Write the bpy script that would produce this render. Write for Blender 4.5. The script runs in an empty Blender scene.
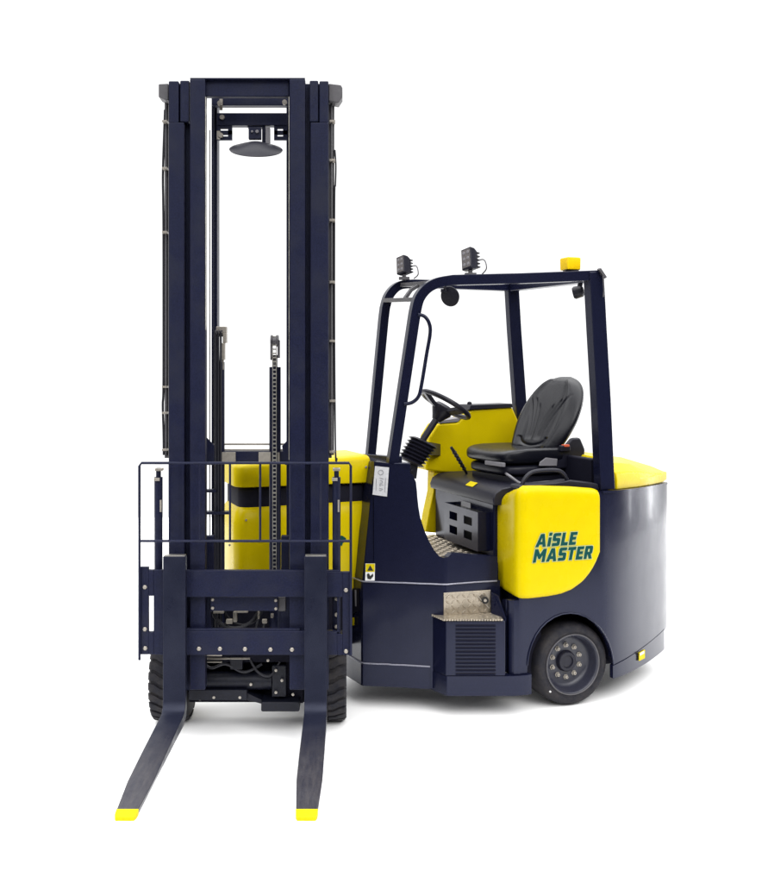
import bpy, bmesh, math, random
from mathutils import Vector, Matrix
random.seed(7)
S = bpy.context.scene
C = S.collection
# ------------------------------------------------------------------ camera model
F, CX, HY, H = 990.0, 348.0, 370.0, 1.785      # focal (px of a 768 wide frame), principal point, eye height (m)
def W(px, py, d): return Vector(((px-CX)*d/F, d, H-(py-HY)*d/F))
def XX(px, d): return (px-CX)*d/F
def ZZ(py, d): return H-(py-HY)*d/F
# rear body frame: u towards the back of the truck, v across it, z up
TH = math.radians(19)
AX, AY = math.cos(TH), math.sin(TH)
NX, NY = AY, -AX
OX, OY = 1.37, 5.35
def Bd(u, v, z): return Vector((OX+AX*u-NX*v, OY+AY*u-NY*v, z))
def UVf(px, d):
    rx, ry = XX(px, d)-OX, d-OY
    return rx*AX+ry*AY, -(rx*NX+ry*NY)
def PB(px, py, v):                              # point of the plane v=const
    k = (px-CX)/F
    u = (k*(OY-NY*v)-(OX-NX*v))/(AX-k*AY)
    d = OY+AY*u-NY*v
    return u, v, ZZ(py, d)
def PU(px, py, u):                              # point of the plane u=const
    k = (px-CX)/F
    v = (OX+AX*u-k*(OY+AY*u))/(NX-k*NY)
    d = OY+AY*u-NY*v
    return u, v, ZZ(py, d)
ident = lambda x, y, z: Vector((x, y, z))
AV, NV, ZV = Vector((AX, AY, 0)), Vector((NX, NY, 0)), Vector((0, 0, 1))

# ------------------------------------------------------------------ materials
def mat(name, col, rough=.45, metal=0., spec=.5, noise=0., nscale=60., bump=0., bscale=300., coat=0., rvar=0., col2=None, c2scale=6., c2pos=(.5,.7)):
    m = bpy.data.materials.new(name); m.use_nodes = True
    nt = m.node_tree; N = nt.nodes; L = nt.links
    b = N['Principled BSDF']
    b.inputs['Base Color'].default_value = (*col, 1)
    b.inputs['Roughness'].default_value = rough
    b.inputs['Metallic'].default_value = metal
    b.inputs['Specular IOR Level'].default_value = spec
    b.inputs['Coat Weight'].default_value = coat
    b.inputs['Coat Roughness'].default_value = .09
    tc = N.new('ShaderNodeTexCoord')
    last = None
    if noise or col2:
        n = N.new('ShaderNodeTexNoise'); n.inputs['Scale'].default_value = nscale; n.inputs['Detail'].default_value = 5
        L.new(tc.outputs['Object'], n.inputs['Vector'])
        mx = N.new('ShaderNodeMix'); mx.data_type = 'RGBA'
        mx.inputs['A'].default_value = (*[c*(1-noise) for c in col], 1)
        mx.inputs['B'].default_value = (*[min(1, c*(1+noise)) for c in col], 1)
        L.new(n.outputs['Fac'], mx.inputs['Factor'])
        last = mx.outputs['Result']
        if col2:
            n2 = N.new('ShaderNodeTexNoise'); n2.inputs['Scale'].default_value = c2scale; n2.inputs['Detail'].default_value = 8; n2.inputs['Roughness'].default_value = .7
            L.new(tc.outputs['Object'], n2.inputs['Vector'])
            r = N.new('ShaderNodeMapRange'); r.inputs['From Min'].default_value = c2pos[0]; r.inputs['From Max'].default_value = c2pos[1]
            L.new(n2.outputs['Fac'], r.inputs['Value'])
            m2 = N.new('ShaderNodeMix'); m2.data_type = 'RGBA'
            L.new(r.outputs['Result'], m2.inputs['Factor']); L.new(last, m2.inputs['A']); m2.inputs['B'].default_value = (*col2, 1)
            last = m2.outputs['Result']
        L.new(last, b.inputs['Base Color'])
    if rvar:
        n3 = N.new('ShaderNodeTexNoise'); n3.inputs['Scale'].default_value = 9; n3.inputs['Detail'].default_value = 6
        L.new(tc.outputs['Object'], n3.inputs['Vector'])
        r = N.new('ShaderNodeMapRange'); r.inputs['To Min'].default_value = max(.02, rough-rvar); r.inputs['To Max'].default_value = rough+rvar
        r.inputs['From Min'].default_value = .3; r.inputs['From Max'].default_value = .7
        L.new(n3.outputs['Fac'], r.inputs['Value']); L.new(r.outputs['Result'], b.inputs['Roughness'])
    if bump:
        n4 = N.new('ShaderNodeTexNoise'); n4.inputs['Scale'].default_value = bscale; n4.inputs['Detail'].default_value = 3
        L.new(tc.outputs['Object'], n4.inputs['Vector'])
        bp = N.new('ShaderNodeBump'); bp.inputs['Strength'].default_value = bump; bp.inputs['Distance'].default_value = .002
        L.new(n4.outputs['Fac'], bp.inputs['Height']); L.new(bp.outputs['Normal'], b.inputs['Normal'])
    return m
NAVY = (.0072, .0086, .0255)
M = dict(
    mast=mat('mast_paint', NAVY, .42, spec=.24, noise=.8, nscale=130, bump=.4, bscale=420, rvar=.05, col2=(.014, .0148, .025), c2scale=4.5, c2pos=(.45, .75)),
    body=mat('body_paint', (.0055, .0065, .0195), .24, spec=.26, noise=.35, nscale=130, bump=.06, bscale=350, coat=.10, rvar=.03),
    pit=mat('dark_inside', (.005, .005, .012), .7, spec=.15, noise=.3),
    fork=mat('fork_steel', (.0085, .0098, .020), .4, spec=.3, noise=.4, nscale=200, bump=.3, rvar=.14, col2=(.07, .064, .064), c2scale=6, c2pos=(.2, .9)),
    yellow=mat('yellow_paint', (.55, .425, .001), .28, spec=.10, noise=.07, nscale=14, coat=.0, rvar=.04, bump=.03, bscale=120),
    tipy=mat('yellow_tip_paint', (.55, .44, .003), .6, spec=.1, noise=.2, nscale=45, col2=(.22, .17, .02), c2scale=40, c2pos=(.62, .74)),
    rubber=mat('tyre_rubber', (.012, .012, .017), .7, spec=.2, noise=.35, nscale=60, bump=.5, bscale=160, col2=(.035, .031, .03), c2scale=14, c2pos=(.42, .75)),
    rim=mat('rim_paint', (.02, .021, .034), .36, spec=.5, noise=.25, nscale=80, bump=.2, rvar=.1),
    steel=mat('bare_steel', (.55, .53, .48), .35, metal=.85, noise=.25, nscale=80, rvar=.12),
    zinc=mat('zinc_plated', (.36, .33, .29), .42, metal=.5, noise=.25, nscale=70),
    alu=mat('tread_aluminium', (.40, .35, .28), .34, metal=.7, noise=.2, nscale=60, rvar=.12, col2=(.2, .18, .16), c2scale=14, c2pos=(.5, .8)),
    vinyl=mat('seat_vinyl', (.0035, .0038, .0075), .27, spec=.3, noise=.15, nscale=100, bump=.3, bscale=500),
    plastic=mat('black_plastic', (.009, .009, .017), .42, spec=.3, noise=.2, nscale=100, bump=.2),
    greyp=mat('grey_plastic', (.17, .165, .18), .5, noise=.1),
    bracket=mat('grey_bracket', (.085, .082, .09), .45, metal=.2, noise=.2),
    lens=mat('lamp_lens', (.13, .12, .12), .18, spec=.6, noise=.35, nscale=160, bump=.4, bscale=200),
    beacon=mat('amber_yellow_plastic', (.7, .46, .003), .3, spec=.1, noise=.1, nscale=40),
    label=mat('label_plate', (.55, .55, .57), .45, metal=.1, noise=.2, nscale=120),
    ink=mat('label_ink', (.2, .2, .22), .6),
    under=mat('dark_underside', (.005, .0058, .012), .4, spec=.25, noise=.6, nscale=60, bump=.4),  # darker paint for the axle tube, plates and drive guard
    blk=mat('label_black', (.01, .01, .01), .6),
    white=mat('label_white', (.75, .75, .75), .6),
    green=mat('letter_green', (.003, .05, .045), .6, spec=.1),
    pale=mat('letter_outline', (.42, .46, .2), .5),
    weld=mat('weld_seam', (.22, .22, .27), .32, metal=.4, noise=.5, nscale=150, bump=.8, bscale=200),
    orange=mat('red_button', (.6, .09, .03), .4),
    hose=mat('hydraulic_hose', (.012, .012, .018), .5, spec=.4),
)

for k_ in ('mast', 'body', 'fork'): M[k_].node_tree.nodes['Principled BSDF'].inputs['Specular Tint'].default_value = (.72, .77, 1, 1)
nt_ = M['fork'].node_tree
m2_ = [n for n in nt_.nodes if n.type == 'MIX'][-1]; r_ = [n for n in nt_.nodes if n.type == 'MAP_RANGE'][0]
tc_ = [n for n in nt_.nodes if n.type == 'TEX_COORD'][0]; sp_ = nt_.nodes.new('ShaderNodeSeparateXYZ'); nt_.links.new(tc_.outputs['Object'], sp_.inputs[0])
n2_ = [n for n in nt_.nodes if n.type == 'TEX_NOISE' and abs(n.inputs['Scale'].default_value-6) < .01][0]; mp_ = nt_.nodes.new('ShaderNodeMapping'); mp_.inputs['Scale'].default_value = (9, .9, 3)
nt_.links.new(tc_.outputs['Object'], mp_.inputs[0]); nt_.links.new(mp_.outputs[0], n2_.inputs['Vector'])
rg_ = nt_.nodes.new('ShaderNodeMapRange'); rg_.inputs['From Min'].default_value = .1; rg_.inputs['From Max'].default_value = -.45; nt_.links.new(sp_.outputs['Y'], rg_.inputs['Value'])
mu_ = nt_.nodes.new('ShaderNodeMath'); mu_.operation = 'MULTIPLY'; nt_.links.new(r_.outputs[0], mu_.inputs[0]); nt_.links.new(rg_.outputs[0], mu_.inputs[1])
for n_ in [n for n in nt_.nodes if n.type == 'MIX']:
    for l_ in list(nt_.links):
        if l_.to_node == n_ and l_.from_node == r_: nt_.links.new(mu_.outputs[0], n_.inputs['Factor'])
# ------------------------------------------------------------------ mesh builder
class MB:
    def __init__(s): s.v = []; s.f = []
    def add(s, vs, fs):
        o = len(s.v); s.v += [Vector(v) for v in vs]; s.f += [tuple(o+i for i in f) for f in fs]
    def box(s, x0, x1, y0, y1, z0, z1, fr=ident):
        vs = [fr(x, y, z) for x in (x0, x1) for y in (y0, y1) for z in (z0, z1)]
        s.add(vs, [(0,1,3,2),(4,6,7,5),(0,4,5,1),(2,3,7,6),(0,2,6,4),(1,5,7,3)])
    def pbox(s, px0, px1, py0, py1, d0, d1):     # box whose front face at depth d0 is this rectangle
        s.box(XX(px0, d0), XX(px1, d0), d0, d1, ZZ(py1, d0), ZZ(py0, d0))
    def prism(s, poly, ext):                     # poly: world points, ext: vector
        n = len(poly); ext = Vector(ext)
        vs = [Vector(p) for p in poly]+[Vector(p)+ext for p in poly]
        s.add(vs, [tuple(range(n)), tuple(range(2*n-1, n-1, -1))]+[(i, i+n, (i+1) % n+n, (i+1) % n) for i in range(n)])
    def loft(s, rings, cap=True):
        n = len(rings[0]); vs = [p for r in rings for p in r]; fs = []
        for k in range(len(rings)-1):
            for i in range(n):
                j = (i+1) % n; fs.append((k*n+i, k*n+j, (k+1)*n+j, (k+1)*n+i))
        if cap: fs += [tuple(range(n-1, -1, -1)), tuple((len(rings)-1)*n+i for i in range(n))]
        s.add(vs, fs)
    def tube(s, pts, r, n=10, flat=None):
        pts = [Vector(p) for p in pts]; rings = []
        t0 = (pts[1]-pts[0]).normalized()
        up = Vector((0, 0, 1)) if abs(t0.z) < .9 else Vector((1, 0, 0))
        x = t0.cross(up).normalized()
        for i, p in enumerate(pts):
            a = pts[max(0, i-1)]; b = pts[min(len(pts)-1, i+1)]
            t = (b-a).normalized(); x = (x-t*x.dot(t)).normalized(); y = t.cross(x)
            rr = r[i] if isinstance(r, (list, tuple)) else r
            rings.append([p+(x*math.cos(q)+y*math.sin(q))*rr for q in [2*math.pi*k/n for k in range(n)]])
        s.loft(rings)
    def bar(s, pts, wx, wy, xdir):               # rectangular section swept, xdir = direction of wx
        pts = [Vector(p) for p in pts]; xdir = Vector(xdir).normalized(); rings = []
        for i, p in enumerate(pts):
            a = pts[max(0, i-1)]; b = pts[min(len(pts)-1, i+1)]
            t = (b-a).normalized(); x = (xdir-t*xdir.dot(t)).normalized(); y = t.cross(x)
            rings.append([p+x*sx*wx/2+y*sy*wy/2 for sx, sy in ((-1,-1),(1,-1),(1,1),(-1,1))])
        s.loft(rings)
    def lathe(s, o, ax, prof, n=48, cap=True):   # prof: (distance along ax, radius)
        o = Vector(o); ax = Vector(ax).normalized()
        up = Vector((0, 0, 1)) if abs(ax.z) < .9 else Vector((0, 1, 0))
        x = ax.cross(up).normalized(); y = ax.cross(x)
        s.loft([[o+ax*h+(x*math.cos(q)+y*math.sin(q))*max(r, 1e-4) for q in [2*math.pi*k/n for k in range(n)]] for h, r in prof], cap)
    def build(s, name, m, parent=None, bevel=0., smooth=True, angle=35, seg=2, sub=0, loc=None):
        me = bpy.data.meshes.new(name)
        org = Vector(loc) if loc else sum(s.v, Vector())/len(s.v)
        me.from_pydata([v-org for v in s.v], [], s.f)
        bm = bmesh.new(); bm.from_mesh(me)
        bmesh.ops.recalc_face_normals(bm, faces=bm.faces); bm.to_mesh(me); bm.free()
        me.materials.append(M[m] if isinstance(m, str) else m)
        o = bpy.data.objects.new(name, me); C.objects.link(o)
        o.location = org
        if parent:
            o.parent = parent
            pw = parent['_w'] if '_w' in parent else (0, 0, 0)
            o.location = org-Vector(pw)
        o['_w'] = list(org)
        if smooth:
            me.shade_smooth()
            md = None
        if bevel:
            md = o.modifiers.new('bevel', 'BEVEL'); md.width = bevel; md.segments = seg; md.limit_method = 'ANGLE'; md.angle_limit = math.radians(angle); md.harden_normals = smooth
        elif smooth and not sub:
            try:
                me.set_sharp_from_angle(angle=math.radians(angle))
            except Exception: pass
        if sub:
            md = o.modifiers.new('sub', 'SUBSURF'); md.levels = sub; md.render_levels = sub
        return o
def split_build(mb, name, m, parent, **kw):       # every loose piece becomes an object of its own
    par = list(range(len(mb.v)))
    def find(i):
        while par[i] != i: par[i] = par[par[i]]; i = par[i]
        return i
    for f in mb.f:
        a = find(f[0])
        for i in f[1:]: par[find(i)] = a
    groups = {}
    for f in mb.f: groups.setdefault(find(f[0]), []).append(f)
    out = []
    for fs in groups.values():
        idx = sorted({i for f in fs for i in f}); mp = {i: k for k, i in enumerate(idx)}
        q = MB(); q.add([mb.v[i] for i in idx], [tuple(mp[i] for i in f) for f in fs])
        out.append(q.build(name, m, parent, **kw))
    return out
def lerp(a, b, t): return a+(b-a)*t
def interp(tab, x):
    if x <= tab[0][0]: return tab[0][1]
    for (a, b), (c, d) in zip(tab, tab[1:]):
        if x <= c: return lerp(b, d, (x-a)/(c-a))
    return tab[-1][1]
def smooth_pts(pts, n=6):
    pts = [Vector(p) for p in pts]; out = []
    for i in range(len(pts)-1):
        p0 = pts[max(0, i-1)]; p1 = pts[i]; p2 = pts[i+1]; p3 = pts[min(len(pts)-1, i+2)]
        for k in range(n):
            t = k/n
            out.append(.5*((2*p1)+(p2-p0)*t+(2*p0-5*p1+4*p2-p3)*t*t+(3*p1-p0-3*p2+p3)*t**3))
    out.append(pts[-1]); return out
INW = -NV
def skin(cols, th=.04, rows=6, inw=INW):         # cols: (x, y, zbottom, ztop) plan points with their heights
    mb = MB(); n = len(cols); fr = []; bk = []
    for (x, y, zb, zt) in cols:
        for r in range(rows+1):
            z = lerp(zb, zt, r/rows)
            fr.append(Vector((x, y, z))); bk.append(Vector((x, y, z))+inw*th)
    k = rows+1; fs = []; o = n*k
    for i in range(n-1):
        for r in range(rows):
            a = i*k+r
            fs.append((a, a+k, a+k+1, a+1)); fs.append((o+a, o+a+1, o+a+k+1, o+a+k))
        a = i*k; fs.append((a, o+a, o+a+k, a+k))
        a = i*k+rows; fs.append((a, a+k, o+a+k, o+a))
    for i in (0, n-1):
        for r in range(rows):
            a = i*k+r; q = (a, a+1, o+a+1, o+a); fs.append(q if i == 0 else q[::-1])
    mb.add(fr+bk, fs); return mb
def bolt(mb, p, ax, r=.009, h=.006):
    mb.lathe(p, ax, [(0, r), (h*.7, r), (h, r*.7)], 6)

# ------------------------------------------------------------------ the thing
truck = bpy.data.objects.new('forklift', None); C.objects.link(truck)
truck.location = (0.4, 5.3, 0); truck['_w'] = [0.4, 5.3, 0]
truck['label'] = 'articulated narrow aisle forklift, dark navy with bright yellow panels and a tall twin-rail mast'
truck['category'] = 'forklift'

# ================================================================== MAST
mb = MB()
YB = 690                                              # the rails end just above the axle
d0 = 4.75
for (a, b, t) in ((168.5, 178.6, 81), (310.0+9.4, 328.5, 81)):
    mb.pbox(a, b, t, 123, d0, d0+.09)
for (a, b, t) in ((180, 189.2, 80.5), (309.6, 318.2, 80.5)):
    mb.pbox(a, b, t, 122, d0+.002, d0+.09)
mb.pbox(168.5, 184.3, 122.5, YB, d0, d0+.09)
mb.pbox(310.4, 328.5, 122.5, YB, d0, d0+.09)
mast = mb.build('mast', 'mast', truck, bevel=.005)
mb = MB(); mb.pbox(176, 190, 84, YB, d0+.045, d0+.088); mb.build('rail_web', 'mast', mast)
mb = MB(); mb.pbox(304, 321, 84, YB, d0+.045, d0+.088); mb.build('rail_web', 'mast', mast)
mb = MB()
mb.pbox(189.8, 205.2, 79, YB, d0-.008, d0+.055)
mb.pbox(289.4, 305.2, 79, YB, d0-.008, d0+.055)
mb.pbox(205.2, 289.4, 79.2, 96.5, d0+.02, d0+.06)
inner = mb.build('inner_frame', 'mast', mast, bevel=.005)
mb = MB()                                            # raised lip along the top frame
mb.pbox(190, 305, 77.9, 79.2, d0-.004, d0+.06); mb.build('top_lip', 'mast', mast, bevel=.001)
mb = MB()
d1 = 4.97
mb.pbox(211.5, 213.7, 98, 660, d1, d1+.06); mb.pbox(214.6, 217.2, 98, 660, d1+.03, d1+.12); mb.pbox(286.4, 300, 98, 660, d1, d1+.1)
split_build(mb, 'rear_rail', 'mast', mast, bevel=.002)
mb = MB(); mb.pbox(209.2, 210.1, 130, 640, d1-.03, d1-.02); mb.pbox(205.3, 205.9, 97, 330, d0-.01, d0+.01); mb.pbox(288.7, 289.3, 97, 460, d0-.01, d0+.01)
split_build(mb, 'edge_highlight', 'steel', mast)  # bright steel slivers modelled as highlights along the rail edges
mb = MB()
mb.pbox(212, 288, 96, 105.5, 4.93, 4.98); mb.pbox(217, 287, 113, 125.5, 4.92, 4.97)
split_build(mb, 'crossbeam', 'mast', mast, bevel=.003)
mb = MB()
for (a, b) in ((217, 232), (274, 287)):              # slotted plates under the beam
    mb.pbox(a, b, 125.4, 128.6, 4.925, 4.945); mb.pbox(a, b, 130.6, 134.6, 4.925, 4.945); mb.pbox(a, b, 136.4, 140, 4.925, 4.945)
    mb.pbox(a, a+3.3, 128.6, 136.4, 4.925, 4.945); mb.pbox(b-4, b, 128.6, 136.4, 4.925, 4.945)
split_build(mb, 'slotted_plate', 'mast', mast)
mb = MB()
for p in ((219.5, 103, 4.90), (284.5, 102, 4.90), (220.5, 135, 4.905), (222, 117, 4.905)):
    mb.lathe(W(*p), (0, 1, 0), [(0, .012), (.02, .012)], 12)
mb.pbox(219.5, 222.5, 99, 110, 4.92, 4.93); mb.pbox(216.8, 220, 131, 139, 4.91, 4.92)
split_build(mb, 'fastener', 'zinc', mast)
# grey brackets on both shoulders
for (a, b, q) in ((158.5, 168.3, -1), (328.7, 342.5, 1)):
    mb = MB()
    p = [W(a, 84, 4.78), W(b, 83.5, 4.78), W(b, 100, 4.78), W(a+(7 if q < 0 else 0), 100.5 if q < 0 else 103, 4.78), W(a, 97, 4.78)] if q < 0 else \
        [W(a, 83.5, 4.78), W(b-1.5, 85, 4.78), W(b, 88, 4.78), W(b, 97, 4.78), W(b-4, 103, 4.78), W(a, 101, 4.78)]
    mb.prism(p, (0, .09, 0)); mb.build('shoulder_bracket', 'bracket', mast, bevel=.004)
# pipes and hoses along the outer edges
mb = MB(); mb.pbox(164.6, 168.4, 98, 458, 4.845, 4.90); mb.build('edge_strip', 'bracket', mast)
mb = MB(); mb.pbox(328.6, 331.6, 100, 458, 4.845, 4.90); mb.build('edge_strip', 'bracket', mast)
mb = MB()
mb.tube([W(331.6, 100, 4.82), W(331.4, 455, 4.82)], .006); mb.tube([W(333.6, 104, 4.86), W(333.4, 250, 4.86), W(333.2, 455, 4.86)], .0045)
mb.tube([W(166.3, 100, 4.84), W(166.3, 455, 4.84)], .005)
split_build(mb, 'hydraulic_pipe', 'bracket', mast)
mb = MB()
mb.tube(smooth_pts([W(334.8, 150, 4.85), W(335.8, 165, 4.85), W(335.4, 185, 4.85), W(334.6, 200, 4.85), W(334.5, 330, 4.85), W(335.5, 450, 4.85), W(337, 458, 4.85)]), .0045)
mb.tube(smooth_pts([W(165, 110, 4.85), W(163, 170, 4.85), W(163.2, 200, 4.85), W(163.5, 240, 4.85), W(163.5, 380, 4.85), W(162.8, 405, 4.85), W(163.5, 430, 4.85), W(163.8, 455, 4.85)]), .006)
split_build(mb, 'side_hose', 'hose', mast)
mb = MB()
for y in (121, 160, 220, 282, 341, 401, 452): mb.pbox(329.5, 335.2, y-1.1, y+1.1, 4.80, 4.85)
for y in (121, 168, 232, 387, 413, 450): mb.pbox(161.8, 167, y-.9, y+.9, 4.80, 4.86)
split_build(mb, 'pipe_clamp', 'zinc', mast, bevel=.001)
# dished lamp / mirror under the beam
mb = MB(); mb.pbox(247.5, 265, 124.5, 127.5, 4.93, 4.97); mb.pbox(248.5, 261, 127.5, 139, 4.90, 4.93); mb.pbox(262, 270, 127.6, 146, 4.93, 4.96)
mb.build('mirror_bracket', 'mast', mast, bevel=.002)
mb = MB(); c = W(256, 150.5, 4.86)
mb.lathe(c, (.04, -.45, .9), [(-.004, .0), (-.004, .10), (0, .128), (.004, .131), (.008, .125), (.022, .085), (.036, .04), (.04, .0)], 48)
mr = mb.build('dome_mirror', 'plastic', mast)
mb = MB(); mb.pbox(265.5, 269.5, 127, 144, 4.90, 4.93); mb.lathe(W(257, 131.5, 4.89), (0, 1, 0), [(0, .009), (.02, .009)], 8); mb.lathe(W(252, 131.5, 4.89), (0, 1, 0), [(0, .006), (.02, .006)], 8)
split_build(mb, 'mirror_clamp', 'greyp', mast, bevel=.002)
# lift cylinders
dc = 4.93
mb = MB()
mb.tube([W(219.5, 362, dc+.03), W(219.5, 660, dc+.03)], .026, 16)
mb.build('lift_cylinder', 'mast', mast)
mb = MB(); mb.pbox(216, 226.3, 326.5, 333, dc, dc+.05); mb.pbox(222.6, 226.3, 333, 343, dc, dc+.05); mb.pbox(221.3, 224.6, 343, 360, dc, dc+.04); mb.tube([W(222, 358, dc+.02), W(222, 370, dc+.02)], .01)
mb.build('cylinder_head', 'zinc', mast, bevel=.003)
mb = MB()
for x in (215.6, 218.2, 220.8):
    mb.tube(smooth_pts([W(x+.6, 372, dc+.04), W(x, 337, dc-.01), W(x+.8, 331, dc+.0), W(x+1.6, 336, dc+.03)])[::1], .0055, 8)
    mb.tube([W(x, 337, dc-.01), W(x, 660, dc-.01)], .0055, 8)
split_build(mb, 'lift_hose', 'hose', mast)
mb = MB(); mb.tube([W(275, 367, dc+.035), W(275, 660, dc+.035)], .029, 16)
mb.build('lift_cylinder', 'mast', mast)
mb = MB(); mb.lathe(W(274.6, 341, dc+.0), (1, 0, 0), [(-.02, .02), (-.02, .03), (-.012, .03), (-.01, .024), (.01, .024), (.012, .03), (.02, .03), (.02, .02)], 24)
mb.pbox(270.2, 271.8, 340, 360, dc-.02, dc+.03); mb.pbox(277.4, 279.4, 340, 358, dc-.02, dc+.03); mb.tube([W(274.8, 355, dc+.03), W(274.8, 368, dc+.03)], .014)
mb.build('chain_pulley', 'bracket', mast, bevel=.001)
mb = MB()
y = 337.
while y < 574:
    p = W(274.5, y, dc-.012)
    mb.box(p.x-.0105, p.x-.0075, p.y-.006, p.y+.006, p.z-.011, p.z+.009); mb.box(p.x+.0075, p.x+.0105, p.y-.006, p.y+.006, p.z-.011, p.z+.009)
    mb.box(p.x-.0075, p.x+.0075, p.y-.003, p.y+.004, p.z-.0035, p.z+.0035)
    y += 4.1
mb.build('lift_chain', 'steel', mast)
mb = MB(); mb.pbox(212, 292, 451.5, 464, 4.94, 5.0)
split_build(mb, 'crossbeam', 'mast', mast, bevel=.002)
mb = MB(); mb.pbox(212, 292, 443.4, 445.2, 4.97, 4.98); mb.pbox(212, 292, 449.2, 450.6, 4.96, 4.98)
mb.pbox(221, 235.5, 452.3, 463.4, 4.93, 4.94); mb.pbox(258.5, 270.6, 452.3, 463.4, 4.93, 4.94); mb.pbox(277, 279.6, 452.6, 463.4, 4.93, 4.94)
split_build(mb, 'wear_plate', 'zinc', mast, bevel=.001)
mb = MB()
mb.prism([W(206.5, 438, 4.86), W(214, 446, 4.86), W(214, 465, 4.86), W(206.5, 465, 4.86)], (0, .02, 0))
mb.prism([W(289.5, 438, 4.86), W(282, 446, 4.86), W(285, 465, 4.86), W(289.5, 465, 4.86)], (0, .02, 0))
mb.pbox(203, 216, 490, 492.5, 4.9, 4.95); mb.pbox(203, 230, 512, 514.5, 4.9, 4.95)
split_build(mb, 'gusset', 'mast', mast)
mb = MB(); mb.pbox(205, 214, 536, 575, 4.86, 4.9); mb.pbox(281, 289, 536, 575, 4.86, 4.9); split_build(mb, 'stop_block', 'mast', mast, bevel=.004)

# ================================================================== CARRIAGE
dk = 4.705
mb = MB()
mb.pbox(160, 340, 570.5, 597, dk, dk+.03); mb.pbox(160, 340, 631, 655, dk, dk+.03)
mb.pbox(186, 300, 628.8, 631.2, dk+.006, dk+.03)
carr = mb.build('carriage', 'mast', truck, bevel=.003)
def plateL():
    mb = MB()
    mb.pbox(140, 148.5, 567, 654.5, dk-.006, dk+.02); mb.pbox(148.5, 153.5, 570, 596, dk-.006, dk+.02); mb.pbox(148.5, 153.5, 632, 654.5, dk-.006, dk+.02)
    mb.pbox(153.5, 163.5, 570, 654.5, dk-.004, dk+.02); return mb
plateL().build('side_plate', 'mast', carr, bevel=.002)
mb = MB(); mb.pbox(342.5, 350.6, 572, 655, dk-.006, dk+.02); mb.pbox(325, 337, 632, 655, dk-.006, dk+.02); mb.pbox(325, 342.5, 572, 597, dk-.006, dk+.02); mb.pbox(337, 342.5, 634, 655, dk-.006, dk+.02)
mb.pbox(337, 339, 597, 634, dk, dk+.02)
mb.build('side_plate', 'mast', carr, bevel=.002)
mb = MB()
for x, y in ((199, 648.5), (220, 648.5), (245, 648.8), (270.5, 649.3), (292, 649.4)): bolt(mb, W(x, y, dk), (0, -1, 0), .0105, .008)
for x, y in ((145, 587), (145, 629), (145.3, 648), (346, 590), (346, 651)): bolt(mb, W(x, y, dk-.006), (0, -1, 0), .0105, .008)
for x, y in ((212.6, 599.6), (212.6, 608), (275.8, 600.3), (275.8, 608.6)): bolt(mb, W(x, y, 4.76), (0, -1, 0), .008, .006)
split_build(mb, 'bolt', 'zinc', carr)
mb = MB(); mb.pbox(210.5, 278, 597, 611, 4.76, 4.79); mb.pbox(199.5, 211, 596, 631, 4.80, 4.84); mb.pbox(280, 292, 596, 631, 4.80, 4.84)
split_build(mb, 'valve_plate', 'mast', carr, bevel=.002)
mb = MB(); mb.pbox(278, 286, 597, 611.5, 4.79, 4.82); mb.build('side_block', 'bracket', carr, bevel=.006)
mb = MB()
for (x0, x1, y0, y1) in ((213, 224, 611.4, 613.6), (233, 237, 612, 622), (226, 232.5, 619.5, 624), (234, 248, 611.3, 613), (257.5, 259.5, 611.5, 619), (262, 267, 619.5, 623.5), (270.5, 273.5, 614, 618), (206.5, 222, 653.5, 656.3), (206, 250, 658.6, 659.5), (207, 222, 661.8, 662.8), (202.5, 204, 661, 666)):
    mb.pbox(x0, x1, y0, y1, 4.83, 4.85)
split_build(mb, 'hose_fitting', 'zinc', carr, bevel=.003)
mb = MB()
mb.tube([W(235+24*math.cos(q), 603+25*math.sin(q), 4.88+.01*math.cos(q)) for q in [math.pi*k/14 for k in range(15)]], .008)
mb.tube([W(243+20*math.cos(q), 603+22*math.sin(q), 4.90) for q in [math.pi*k/14 for k in range(15)]], .007)
mb.tube([W(228, 622, 4.87), W(222, 626, 4.88), W(214, 616, 4.9)], .007); mb.tube([W(258, 619, 4.86), W(256, 628, 4.88)], .006); mb.tube([W(265, 621, 4.86), W(263, 629, 4.88)], .006)
split_build(mb, 'hydraulic_hose', 'hose', carr)
# side shift cylinders left and right of the mast
for (a, b, s) in ((154, 163, -1), (332, 341, 1)):
    mb = MB(); c = (a+b)/2
    mb.tube([W(c, 477, 4.76), W(c, 632, 4.76)], .02, 14); mb.tube([W(c, 468, 4.76), W(c, 478, 4.76)], .012, 10)
    cy = mb.build('side_cylinder', 'mast', carr)
    mb = MB(); mb.pbox(c-3.6, c+3.6, 468.5, 471, 4.74, 4.78); mb.pbox(c-4.6, c+1, 478, 481, 4.73, 4.74); mb.pbox(c+1.2, c+3, 500, 512, 4.74, 4.745)
    for yy in (598, 614, 626): mb.lathe(W(c-1+s, yy, 4.75), (0, -1, 0), [(0, .010), (.02, .010), (.024, .006)], 8)
    split_build(mb, 'cylinder_clip', 'zinc', cy, bevel=.001)
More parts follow.
